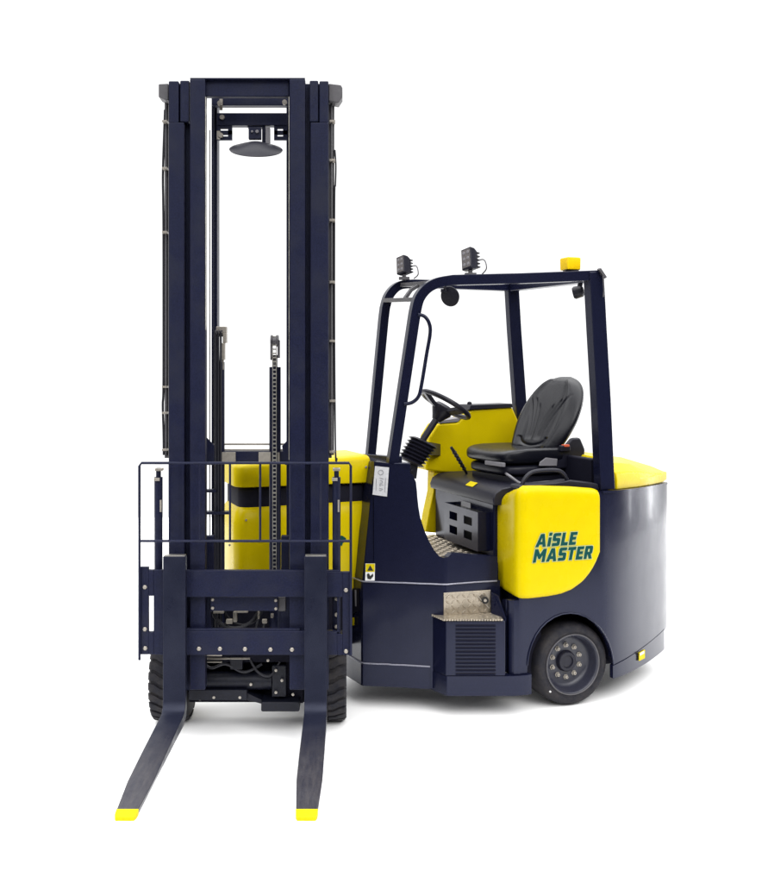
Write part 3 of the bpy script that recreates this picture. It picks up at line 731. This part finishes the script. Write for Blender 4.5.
# lettering
GL = {
 'A': (.92, [[(0,0),(.30,1),(.62,1),(.92,0),(.64,0),(.59,.18),(.33,.18),(.28,0)], [(.39,.40),(.53,.40),(.46,.72)]]),
 'i': (.27, [[(0,0),(0,.7),(.27,.7),(.27,0)], [(0,.81),(0,1.06),(.27,1.06),(.27,.81)]]),
 'S': (.70, [[(.02,0),(.56,0),(.66,.04),(.7,.14),(.7,.48),(.66,.58),(.56,.62),(.28,.62),(.28,.76),(.68,.76),(.68,1),(.14,1),(.04,.96),(0,.86),(0,.52),(.04,.42),(.14,.38),(.42,.38),(.42,.24),(.02,.24)]]),
 'L': (.60, [[(0,0),(0,1),(.28,1),(.28,.25),(.6,.25),(.6,0)]]),
 'E': (.62, [[(0,0),(0,1),(.62,1),(.62,.77),(.28,.77),(.28,.62),(.57,.62),(.57,.4),(.28,.4),(.28,.23),(.62,.23),(.62,0)]]),
 'M': (1.04, [[(0,0),(0,1),(.28,1),(.52,.60),(.76,1),(1.04,1),(1.04,0),(.77,0),(.77,.52),(.59,.24),(.45,.24),(.27,.52),(.27,0)]]),
 'T': (.70, [[(.21,0),(.21,.76),(0,.76),(0,1),(.7,1),(.7,.76),(.49,.76),(.49,0)]]),
 'R': (.74, [[(0,0),(0,1),(.56,1),(.67,.96),(.71,.86),(.71,.5),(.67,.41),(.59,.37),(.76,0),(.46,0),(.33,.32),(.28,.32),(.28,0)], [(.28,.54),(.43,.54),(.43,.77),(.28,.77)]])}
def letters(txt, px0, px1, pyb, pyt, v, rise):
    u0, _, zb = PB(px0, pyb, v); u1, _, _ = PB(px1, pyb, v); _, _, zt = PB(px0, pyt, v)
    tot = sum(GL[c][0] for c in txt)+.11*(len(txt)-1)+.22; x = 0
    for ch in txt:
        gw, polys = GL[ch]
        for (name, m, off, dv) in (('lettering', 'green', .0, .0034), ('lettering_outline', 'pale', .05, .0020)):
            cu = bpy.data.curves.new(name, 'CURVE'); cu.dimensions = '2D'; cu.fill_mode = 'BOTH'; cu.extrude = .006; cu.offset = off
            for k, pl in enumerate(polys):
                if k and off and ch != 'i': continue
                sp = cu.splines.new('POLY'); sp.points.add(len(pl)-1); sp.use_cyclic_u = True
                for q, (a, b_) in zip(sp.points, pl): q.co = (a, b_, 0, 1)
            if off:                                  # make sure the offset grows the letter
                def extent(o_):
                    cu.offset = o_; t_ = bpy.data.objects.new('tmp', cu); C.objects.link(t_)
                    g_ = bpy.context.evaluated_depsgraph_get(); g_.update(); me_ = bpy.data.meshes.new_from_object(t_.evaluated_get(g_)); bpy.data.objects.remove(t_)
                    return max(q.co.x for q in me_.vertices)-min(q.co.x for q in me_.vertices)
                cu.offset = off if extent(off) > extent(-off) else -off
            tmp = bpy.data.objects.new('tmp', cu); C.objects.link(tmp)
            dg_ = bpy.context.evaluated_depsgraph_get(); dg_.update()
            me = bpy.data.meshes.new_from_object(tmp.evaluated_get(dg_)); bpy.data.objects.remove(tmp)
            c = Bd((u0+u1)/2, v, (zb+zt)/2)
            for q in me.vertices:
                X = (x+q.co.x+.22*q.co.y)/tot
                q.co = Bd(lerp(u0, u1, X), v-dv-(.001 if q.co.z > 0 else 0), lerp(zb, zt, q.co.y)+rise*X)-c
            me.materials.clear(); me.materials.append(M[m])
            o = bpy.data.objects.new(name, me); C.objects.link(o); o.parent = cov; o.location = c-Vector(cov['_w']); o['_w'] = list(c)
        x += gw+.11
letters('AiSLE', 534.8, 577.5, 547.2, 534.2, -.096, .0)
letters('MASTER', 532.3, 593.5, 562.6, 549.4, -.096, .0)
# grab handle over the cover
mb = MB(); v_ = .0
def bp(x, y, v): return Bd(*PB(x, y, v))
mb.tube(smooth_pts([bp(521, 488, v_), bp(524, 480, v_), bp(530, 473.5, v_), bp(539, 470.8, v_), bp(556, 470.3, v_), bp(563, 473.5, v_), bp(567.5, 481, v_), bp(568.5, 487, v_)]), .011, 12)
mb.build('grab_handle', 'plastic', cov)
mb = MB(); mb.prism([bp(518, 489.5, -.03), bp(520, 485.5, -.03), bp(556, 483, -.03), bp(570, 480.5, -.03), bp(598, 483.5, -.03), bp(600, 490, -.03)], -NV*.10)
mb.build('cover_cap', 'plastic', cov, bevel=.006)

# ---------------------------------------------------------------- rear wheel
wc = Vector((XX(573.6, 5.25), 5.25, .222)); R = .222; Wd = .2
mb = MB()
mb.lathe(wc, INW, [(.012, .158), (.004, .165), (.0, .178), (.003, .196), (.014, .209), (.034, .2175), (.06, R), (Wd-.03, R), (Wd-.01, .215), (Wd, .19), (Wd, .12)], 96, cap=False)
rw = mb.build('rear_wheel', 'rubber', truck, angle=60)
mb = MB()
mb.lathe(wc, INW, [(.013, .159), (.006, .157), (.004, .152), (.008, .1475), (.02, .145), (.03, .1425), (.06, .139), (.075, .13), (.082, .118), (.082, .06), (.082, .0)], 80, cap=False)
rim = mb.build('rim', 'rim', rw, angle=40)
mb = MB(); mb.lathe(wc, INW, [(.006, .1545), (.0015, .157), (.001, .160), (.006, .1625)], 90, cap=False); mb.build('rim_lip', 'bracket', rw)
mb = MB(); mb.lathe(wc, INW, [(.086, .058), (.064, .054), (.058, .048), (.058, .034), (.066, .031), (.066, .0)], 40, cap=False); mb.build('hub', 'plastic', rw, angle=40)
nb = MB(); cb_ = MB()
for i in range(10):
    q = 2*math.pi*(i+.5)/10
    c = wc+INW*.081+(AV*math.cos(q)+ZV*math.sin(q))*.086
    nb.lathe(c, NV, [(0, .0145), (.003, .0145), (.004, .011), (.014, .0105), (.017, .008), (.017, .005), (.012, .0045), (.012, 0)], 6)
    o_ = nb.build('wheel_nut', 'zinc', rw, angle=30); nb = MB()
mb = MB(); q = math.radians(222); c = wc+(AV*math.cos(q)+ZV*math.sin(q))*.19
mb.lathe(c+NV*.0005, NV, [(-.003, .005), (.004, .004), (.005, 0)], 10); mb.build('valve_mark', 'white', rw)
# pressed ring lines on the sidewall
mb = MB()
mb.lathe(wc, INW, [(.0035, .168), (.0005, .170), (.0035, .172)], 80, cap=False); mb.build('sidewall_ring', 'rubber', rw)

# ---------------------------------------------------------------- overhead guard
def fromuv(px, py, d): return W(px, py, d)
dn_, df_ = 5.26, 5.73                                  # depth of the near and the far front post
near = [W(392, 464, dn_), W(413.2, 322, dn_)]+smooth_pts([W(414.6, 313, dn_), W(418.2, 299, dn_), W(426, 288.8, dn_), W(437, 283, dn_), W(452, 280.3, dn_)], 5)+[W(520, 278.6, 5.30), W(598, 275.6, 5.34)]
g = MB(); g.bar(near, .05, .055, -NV)
ux, vx = UVf(602, 5.35)
g2 = MB()
far = [W(370.5, 455, df_), W(383.5, 318, df_)]+smooth_pts([W(384.8, 308, df_), W(388, 297, df_), W(394, 289, df_), W(401, 285.2, df_), W(412, 284, df_)], 5)+[W(440, 284.6, 5.86), W(509, 287.5, 6.36)]
guard = g.build('overhead_guard', 'body', truck, bevel=.004, angle=40, loc=W(395, 450, 5.26))
g2.bar(far, .05, .05, -NV); g2.build('far_frame', 'body', guard, bevel=.004, angle=40)
mb = MB(); mb.bar([W(593.5, 272.5, 5.345), W(596.5, 330, 5.345), W(600.5, 400, 5.345), W(604.5, 489, 5.345)], .07, .088, -NV); mb.build('rear_post', 'body', guard, bevel=.005)
mb = MB(); mb.bar([W(511.5, 287, 6.36), W(514, 330, 6.36), W(519, 400, 6.36), W(526, 486, 6.36)], .06, .078, -NV); mb.build('rear_post', 'body', guard, bevel=.005)
mb = MB()
mb.bar([W(597, 277.2, 5.36), W(512, 287.6, 6.36)], .07, .05, ZV.cross(NV)); mb.build('rear_crossbar', 'body', guard, bevel=.004)
mb = MB()
mb.bar([W(386.5, 300.5, df_-.02), W(418, 299.5, dn_+.02)], .045, .022, AV)
mb.bar([W(405, 285.2, df_-.02), W(440, 282.6, dn_+.02)], .06, .022, AV)
mb.bar([W(405, 298.5, 5.49), W(411, 290, 5.49), W(421, 283.8, 5.49)], .035, .018, -NV)
split_build(mb, 'roof_bar', 'bracket', guard, bevel=.002)  # lighter grey than the guard, the sky's reflection put into the colour
mb = MB(); mb.bar([W(366, 458, 5.70), W(398, 461, 5.28)], .05, .05, ZV); mb.bar([W(364, 463, 5.72), W(402, 467.5, 5.24)], .09, .012, AV); split_build(mb, 'base_plate', 'body', guard, bevel=.004)
mb = MB(); mb.bar([W(601, 274, 5.31), W(603, 272.5, 5.31)], .03, .06, -NV)
mb.tube([W(603, 276, 5.30), W(604, 290, 5.30), W(603.4, 297, 5.30)], .004, 8); mb.build('guard_cable', 'bracket', guard)
mb = MB()
mb.tube(smooth_pts([W(418, 314.6, 5.24), W(424.5, 316.5, 5.24), W(429, 323, 5.24), W(430.2, 333, 5.24), W(426.5, 355, 5.24), W(421.5, 385, 5.24), W(418.5, 396.5, 5.24), W(412, 402.5, 5.24), W(404, 404, 5.24)]), .010, 12)
mb.build('grab_rail', 'body', guard)
# work lights
def worklight(px, py, d, w, h, tilt, yaw):
    fr_ = Matrix.Translation(W(px, py, d)) @ Matrix.Rotation(yaw, 4, 'Z') @ Matrix.Rotation(tilt, 4, 'X') @ Matrix.Rotation(math.radians(-13), 4, 'Y')
    f = lambda x, y, z: fr_ @ Vector((x, y, z))
    mb = MB(); mb.loft([[f(sx*w/2*k, y, sz*h/2*k) for sx, sz in ((-1,-1),(1,-1),(1,1),(-1,1))] for y, k in ((-.02, 1), (.012, 1), (.035, .86), (.05, .6))])
    o = mb.build('work_light', 'plastic', truck, bevel=.004)
    mb = MB(); mb.box(-w*.42, w*.42, -.0215, -.0195, -h*.43, h*.43, f); mb.build('lamp_lens', 'lens', o, bevel=.002)
    mb = MB()
    for i in range(2):
        for j in range(3): mb.lathe(f(-w*.2+i*w*.4, -.0215, -h*.28+j*h*.28), f(0, -1, 0)-f(0, 0, 0), [(0, w*.14), (.002, w*.12), (.0025, 0)], 14)
    split_build(mb, 'lamp_bulb', 'greyp', o)
    mb = MB()
    for i in range(5): mb.box(-w*.48, w*.48, .036, .056, -h*.36+i*h*.17, -h*.36+i*h*.17+.005, f)
    mb.build('cooling_fin', 'plastic', o)
    mb = MB(); b = f(0, .01, -h/2); mb.box(b.x-.03, b.x+.03, b.y-.02, b.y+.02, b.z-.03, b.z-.015); mb.tube([b, b+Vector((0, 0, -.035))], .012, 10)
    mb.tube(smooth_pts([f(w*.3, .05, 0), f(w*.7, .06, .0), f(w*.95, .06, -.02), f(w*1.0, .06, -.06), b+Vector((w*.95, .03, -.02))]), .0035, 8)
    mb.build('lamp_bracket', 'bracket', o)
worklight(402.6, 265.5, 5.66, .062, .105, math.radians(-10), math.radians(-50))
worklight(468.6, 259.5, 5.28, .068, .118, math.radians(-10), math.radians(-50))
# beacon
mb = MB(); c = W(570.3, 263, 5.36)
mb.loft([[c+AV*sx*w_+NV*sy*w_+ZV*z for sx, sy in ((-1,-1),(1,-1),(1,1),(-1,1))] for z, w_ in ((-.04, .040), (.022, .041), (.028, .037))]); bc = mb.build('warning_beacon', 'beacon', truck, bevel=.005)
mb = MB(); mb.box(c.x-.035, c.x+.035, c.y-.03, c.y+.03, c.z-.052, c.z-.04); mb.build('beacon_base', 'plastic', bc, bevel=.003)
mb = MB(); mb.tube([c+AV*.048+ZV*.02, c+AV*.05-ZV*.05], .0035, 8); mb.build('beacon_cable', 'bracket', bc)
# mirror and rear lamp under the roof
mb = MB(); mb.lathe(W(450, 296.5, 5.45), Vector((-.5, -.75, -.22)), [(-.03, 0), (-.028, .03), (-.012, .052), (0, .057), (.004, .055), (.006, .0)], 32)
rm = mb.build('roof_mirror', 'plastic', truck)
mb = MB(); mb.tube([W(444, 285, 5.42), W(446, 291, 5.45), W(449, 293, 5.46)], .008, 8); mb.pbox(441, 447, 289, 292, 5.44, 5.47); mb.build('mirror_arm', 'plastic', rm)
mb = MB(); c = W(578.5, 292, 5.5); mb.lathe(c, Vector((-.8, .3, -.2)), [(-.03, .02), (-.02, .033), (.02, .036), (.03, .03), (.032, 0)], 20); mb.tube([c, W(581, 281, 5.5)], .014, 8)
mb.build('rear_lamp', 'plastic', truck)

# ---------------------------------------------------------------- console
VC = .97
def cpt(x, y, v=VC): return Bd(*PB(x, y, v))
mb = MB()
mb.prism([cpt(426, 470.5), cpt(430, 437), cpt(438, 424), cpt(458, 422.5), cpt(471, 410), cpt(512.5, 407), cpt(523.5, 432), cpt(521, 440), cpt(530, 475), cpt(447, 473)], -NV*.16)
con = mb.build('console', 'yellow', truck, bevel=.014, angle=15, seg=3)
mb = MB()
mb.prism([cpt(434, 472, VC+.02), cpt(455.5, 472, VC+.02), cpt(451, 500, VC+.02), cpt(447.5, 534, VC+.02), cpt(425.5, 532, VC+.02), cpt(429, 513, VC+.02), cpt(433.5, 492, VC+.02)], -NV*.10)
mb.build('console_leg', 'yellow', con, bevel=.006, angle=25)
mb = MB(); mb.prism([cpt(469, 410, VC-.01), cpt(471, 405, VC-.01), cpt(512, 403.6, VC-.01), cpt(513.5, 407.5, VC-.01)], -NV*.17); mb.lathe(cpt(469.5, 404.5, VC+.05), (0, 0, 1), [(-.02, .012), (0, .016), (.016, .013), (.02, 0)], 14)
mb.build('console_pad', 'plastic', con, bevel=.004)
mb = MB(); mb.prism([cpt(440, 423.5, VC), cpt(458, 422, VC), cpt(462, 417.5, VC), cpt(441, 420.5, VC)], -NV*.12); mb.build('display_panel', 'greyp', con, bevel=.003)
# steering
VS = .72
wn = (AV*.52+ZV*.86+NV*.10).normalized()
hubc = Bd(*PB(445.5, 404.5, VS))
mb = MB(); e1 = NV; e2 = wn.cross(e1).normalized(); RS = .153
ring = [hubc+(e1*math.cos(q)+e2*math.sin(q))*RS for q in [2*math.pi*k/40 for k in range(40)]]
mb2 = MB()
for k in range(40):
    pass
vs = []; fs = []; ns = 10
for k, p in enumerate(ring):
    rd = (p-hubc).normalized()
    for j in range(ns): a = 2*math.pi*j/ns; vs.append(p+(rd*math.cos(a)+wn*math.sin(a))*.0145)
for k in range(40):
    for j in range(ns): fs.append((k*ns+j, k*ns+(j+1) % ns, ((k+1) % 40)*ns+(j+1) % ns, ((k+1) % 40)*ns+j))
mb.add(vs, fs)
sw = mb.build('steering_wheel', 'plastic', truck)
mb = MB(); hb = hubc-wn*.045
for q in (20, 160, 270): 
    a = math.radians(q); p = hubc+(e1*math.cos(a)+e2*math.sin(a))*RS
    mb.bar([hb, hubc-wn*.03+(p-hubc)*.5, p], .05, .024, wn.cross(p-hubc))
mb.lathe(hubc, -wn, [(.0, 0), (.004, .045), (.02, .062), (.05, .062), (.085, .04), (.11, .026), (.11, 0)], 24)
mb.build('steering_hub', 'plastic', sw, bevel=.002)
c1 = Bd(*PB(424, 438, VS)); c2 = Bd(*PB(410, 470, VS))
mb = MB(); mb.tube([hubc-wn*.06, c1, Bd(*PB(418, 452, VS))], .02, 14); col = mb.build('steering_column', 'plastic', truck)
mb = MB(); bx = (c2-c1).normalized()
b0 = Bd(*PB(424, 441, VS)); b1 = Bd(*PB(409.5, 463, VS)); wb = -(AV*.42+ZV*.9).normalized()
rings = []; n = 7
for k in range(n*2+1):
    t = k/(n*2); p = b0.lerp(b1, t)
    rr = (.098-.008*t) if k % 2 else (.074-.008*t)
    e2b = wb.cross(NV).normalized(); q_ = []
    for j in range(20):
        a = 2*math.pi*j/20; ca, sa = math.cos(a), math.sin(a)
        q_.append(p+(NV*.7*abs(ca)**.6*(1 if ca > 0 else -1)+e2b*abs(sa)**.6*(1 if sa > 0 else -1))*rr*.92)
    rings.append(q_)
mb.loft(rings); mb.build('rubber_boot', 'plastic', col, angle=20)
mb = MB(); p = Bd(*PB(413, 462, VS)); q = Bd(*PB(411, 478, VS)); mb.bar([p, q], .05, .05, NV); mb.lathe(Bd(*PB(412, 471, VS-.026)), NV, [(0, .01), (.006, .01), (.007, 0)], 8)
mb.build('column_bracket', 'plastic', col, bevel=.004)
mb = MB(); mb.bar([Bd(*PB(426, 448, VS+.03)), Bd(*PB(438, 450, VC+.05))], .07, .05, ZV); mb.build('column_arm', 'plastic', col)
# control lever
mb = MB(); pts = [Bd(*PB(x, y, .80)) for x, y in ((451, 447), (454.5, 452.5), (461, 463), (466, 472), (468, 478))]
mb.tube(pts, [.008, .011, .01, .008, .006], 10)
for i in range(6): p = pts[1].lerp(pts[3], i/6); mb.lathe(p, pts[3]-pts[1], [(-.005, .012), (0, .0145), (.005, .012)], 10)
mb.build('control_lever', 'plastic', truck)

# ---------------------------------------------------------------- seat
sc = Bd(-.205, .53, 0); YAW = TH+math.radians(6)
sf = lambda x, y, z: Vector((sc.x+math.cos(YAW)*x-math.sin(YAW)*y, sc.y+math.sin(YAW)*x+math.cos(YAW)*y, z))
def rbox(mb, x0, x1, y0, y1, z0, z1, nx=14, ny=14, p=5., fn=None, f=sf):
    # closed superellipsoid-like cushion
    cx, cy, cz = (x0+x1)/2, (y0+y1)/2, (z0+z1)/2; a, b, c = (x1-x0)/2, (y1-y0)/2, (z1-z0)/2
    n1, n2 = 24, 48; rings = []
    def sp(t, e): return math.copysign(abs(t)**e, t)
    for i in range(1, n1):
        th = -math.pi/2+math.pi*i/n1; r_ = []
        for j in range(n2):
            ph = 2*math.pi*j/n2
            x = a*sp(math.cos(th), .35)*sp(math.cos(ph), .42); y = b*sp(math.cos(th), .35)*sp(math.sin(ph), .42); z = c*sp(math.sin(th), .55)
            if fn: x, y, z = fn(x/a, y/b, z/c, x, y, z)
            r_.append(f(cx+x, cy+y, cz+z))
        rings.append(r_)
    mb.loft(rings)
zs0 = 1.158
mb = MB(); mb.box(-.20, .20, -.20, .20, zs0, zs0+.03, sf); rbox(mb, -.235, .2, -.235, .235, zs0+.03, zs0+.10)
seat = mb.build('seat', 'plastic', truck, angle=50)
mb = MB()
def cush(nx_, ny_, nz_, x, y, z):
    if nz_ > 0:
        z += .018*abs(ny_)**3 - .012*(1-ny_*ny_)*(1 if nx_ > -.6 else .4)
        z -= .02*max(0, -nx_-.4)
    return x, y, z
rbox(mb, -.26, .22, -.25, .25, zs0+.095, zs0+.185, fn=cush)
mb.build('seat_cushion', 'vinyl', seat, angle=60)
# backrest
bw = lambda t: max(.03, (.17+.06*math.sin(math.pi*min(t/.9, .5)))*(1 if t < .45 else max(0, 1-((t-.45)/.55)**2.15)**.5))
LEAN = math.radians(31); base_b = (.135, 0, zs0+.125); BH = .53
YB_ = TH+math.radians(15)
def sfb(x, y, z): return Vector((sc.x+math.cos(YB_)*x-math.sin(YB_)*y, sc.y+math.sin(YB_)*x+math.cos(YB_)*y, z))
def bfr(s, t, dep):
    x = base_b[0]+math.sin(LEAN)*BH*t-math.cos(LEAN)*dep+.06*max(0, t-.5)**2
    return sfb(x, s, base_b[2]+math.cos(LEAN)*BH*t+math.sin(LEAN)*dep*.4)
mb = MB(); NS, NT = 110, 90; fr = []; bk = []
for i in range(NT+1):
    t = i/NT; w_ = bw(t)
    for j in range(NS+1):
        s = -1+2*j/NS
        e = math.sqrt(max(0, 1-abs(s)**4)); et = math.sqrt(max(0, 1-((max(0, t-.86))/.14)**2))*math.sqrt(max(0, 1-(max(0, .1-t)/.1)**2))
        dep = (.035+.06*e*et)
        dep += .02*math.exp(-((abs(s)-.72)/.16)**2)*et*(t < .95)
        cx_ = s*w_
        for k_, (sp_, tm) in enumerate(((.04, .62), (.075, .70), (.115, .76))):  # curved seams
            if .16 < t < tm:
                xc = sp_*(.45+1.0*((t-.16)/(tm-.16))**1.7)
                dep -= .010*math.exp(-((abs(cx_)-xc)/.006)**2)*min(1, (t-.16)/.05, (tm-t)/.05)
        rr_ = math.hypot(cx_/.11, (t-.2)/.11)
        dep -= .008*math.exp(-((rr_-1)/.12)**2)*(t < .2)
        fr.append(bfr(cx_, t, dep)); bk.append(bfr(cx_, t, .035-.055*e*et))
k = NS+1; o = len(fr); fs = []
for i in range(NT):
    for j in range(NS):
        a = i*k+j; fs.append((a, a+1, a+k+1, a+k)); fs.append((o+a, o+a+k, o+a+k+1, o+a+1))
for j in range(NS): fs.append((j, o+j, o+j+1, j+1)); a = NT*k+j; fs.append((a, a+1, o+a+1, o+a))
for i in range(NT): a = i*k; fs.append((a, a+k, o+a+k, o+a)); a += NS; fs.append((a, o+a, o+a+k, a+k))
mb.add(fr+bk, fs); mb.build('backrest', 'vinyl', seat, angle=70)
mb = MB()
for s in (-1, 1):
    poly = [sf(.02, s*.245, zs0+.06), sf(.0, s*.245, zs0+.13), sf(.10, s*.245, zs0+.155), sf(.19, s*.245, zs0+.24), sf(.25, s*.245, zs0+.24), sf(.285, s*.245, zs0+.17), sf(.27, s*.245, zs0+.07)]
    off = sf(0, s*.215, 0)-sf(0, s*.245, 0); mb.prism(poly, off)
split_build(mb, 'seat_bracket', 'plastic', seat, bevel=.014, angle=15)
mb = MB(); mb.prism([sf(-.04, -.254, zs0+.11), sf(.0, -.254, zs0+.135), sf(.08, -.254, zs0+.125), sf(.075, -.254, zs0+.085), sf(-.045, -.254, zs0+.09)], sf(0, .01, 0)-sf(0, 0, 0)); mb.build('bracket_trim', 'greyp', seat, bevel=.003)
mb = MB(); mb.box(-.262, -.24, -.21, -.03, zs0+.088, zs0+.112, sf); mb.build('front_trim', 'greyp', seat, bevel=.004)
mb = MB(); mb.box(.10, .165, -.262, -.235, zs0+.165, zs0+.20, sf); bk_ = mb.build('belt_buckle', 'plastic', seat, bevel=.006)
mb = MB(); mb.box(.12, .155, -.265, -.235, zs0+.192, zs0+.204, sf); mb.build('buckle_button', 'orange', bk_, bevel=.002)
mb = MB(); mb.tube(smooth_pts([sf(-.23, -.20, zs0+.05), sf(-.25, -.26, zs0+.045), sf(-.20, -.29, zs0+.005), sf(-.15, -.295, zs0-.0), sf(.05, -.295, zs0+.005)]), .008, 8); mb.build('slide_lever', 'greyp', seat)

# ================================================================== SETTING: seamless white studio floor
me = bpy.data.meshes.new('floor'); s_ = 60
me.from_pydata([(-6, 3.0, 0), (6.5, 3.0, 0), (6.5, 12, 0), (-6, 12, 0)], [], [(0, 1, 2, 3)])
fl = bpy.data.objects.new('floor', me); C.objects.link(fl); fl['kind'] = 'structure'
me.materials.append(mat('white_studio_floor', (.9, .9, .9), .9, spec=0, noise=.01, nscale=2))

# ------------------------------------------------------------------ light
w = bpy.data.worlds.new('World'); S.world = w; w.use_nodes = True
nt = w.node_tree; bg = nt.nodes['Background']
tc = nt.nodes.new('ShaderNodeTexCoord'); sx = nt.nodes.new('ShaderNodeSeparateXYZ'); nt.links.new(tc.outputs['Generated'], sx.inputs[0])
mr_ = nt.nodes.new('ShaderNodeMapRange'); mr_.interpolation_type = 'SMOOTHSTEP'
mr_.inputs['From Min'].default_value = .42; mr_.inputs['From Max'].default_value = .8; mr_.inputs['To Min'].default_value = .12; mr_.inputs['To Max'].default_value = 1.25
nt.links.new(sx.outputs['Y'], mr_.inputs['Value']); nt.links.new(mr_.outputs['Result'], bg.inputs['Strength'])
bg.inputs['Color'].default_value = (1, 1, 1, 1)
def area(name, loc, target, size, sy, power, col=(1, 1, 1)):
    l = bpy.data.lights.new(name, 'AREA'); l.shape = 'RECTANGLE'; l.size = size; l.size_y = sy; l.energy = power; l.color = col
    o = bpy.data.objects.new(name, l); C.objects.link(o); o.location = loc
    o.rotation_euler = (Vector(target)-Vector(loc)).to_track_quat('-Z', 'Y').to_euler(); return o
area('studio_key', (3.6, -.5, 5.6), (.4, 5.2, .9), 4, 3, 190, (1, .985, .96))
area('studio_fill', (-4.5, .5, 4.0), (0, 5.2, 1.0), 3, 3, 30, (.95, .97, 1))
area('added_strip', (6.9, 9.3, 1.6), (1.8, 5.7, .8), .35, 3.2, 60)  # unseen lamp, added to draw a gloss streak on the rear corner
area('added_strip', (7.6, 7.9, 1.6), (1.8, 5.7, .8), .25, 3.2, 45)  # second added lamp for the streaks on the rear corner
area('added_strip', (-3.6, .6, 1.8), (.4, 5.2, .6), .4, 3.0, 40)  # added on the camera side, a narrow lamp for reflections in the paint
sl = bpy.data.lights.new('studio_overhead', 'SUN'); sl.energy = 7.8; sl.angle = math.radians(112); sl.color = (1, 1, 1)
so = bpy.data.objects.new('studio_overhead', sl); C.objects.link(so); so.location = (0, 4, 8); so.rotation_euler = (math.radians(8), 0, 0)

cam = bpy.data.cameras.new('Camera'); co = bpy.data.objects.new('Camera', cam); C.objects.link(co); S.camera = co
co.location = (0, 0, H); co.rotation_euler = (math.radians(90), 0, 0)
cam.sensor_fit = 'HORIZONTAL'; cam.sensor_width = 36; cam.lens = F/768*36
cam.shift_x = (384-CX)/768; cam.shift_y = -(441.5-HY)/768; cam.clip_end = 500
S.view_settings.view_transform = 'Standard'; S.view_settings.look = 'None'; S.view_settings.exposure = 0; S.view_settings.gamma = 1
for o in bpy.data.objects:
    if '_w' in o: del o['_w']
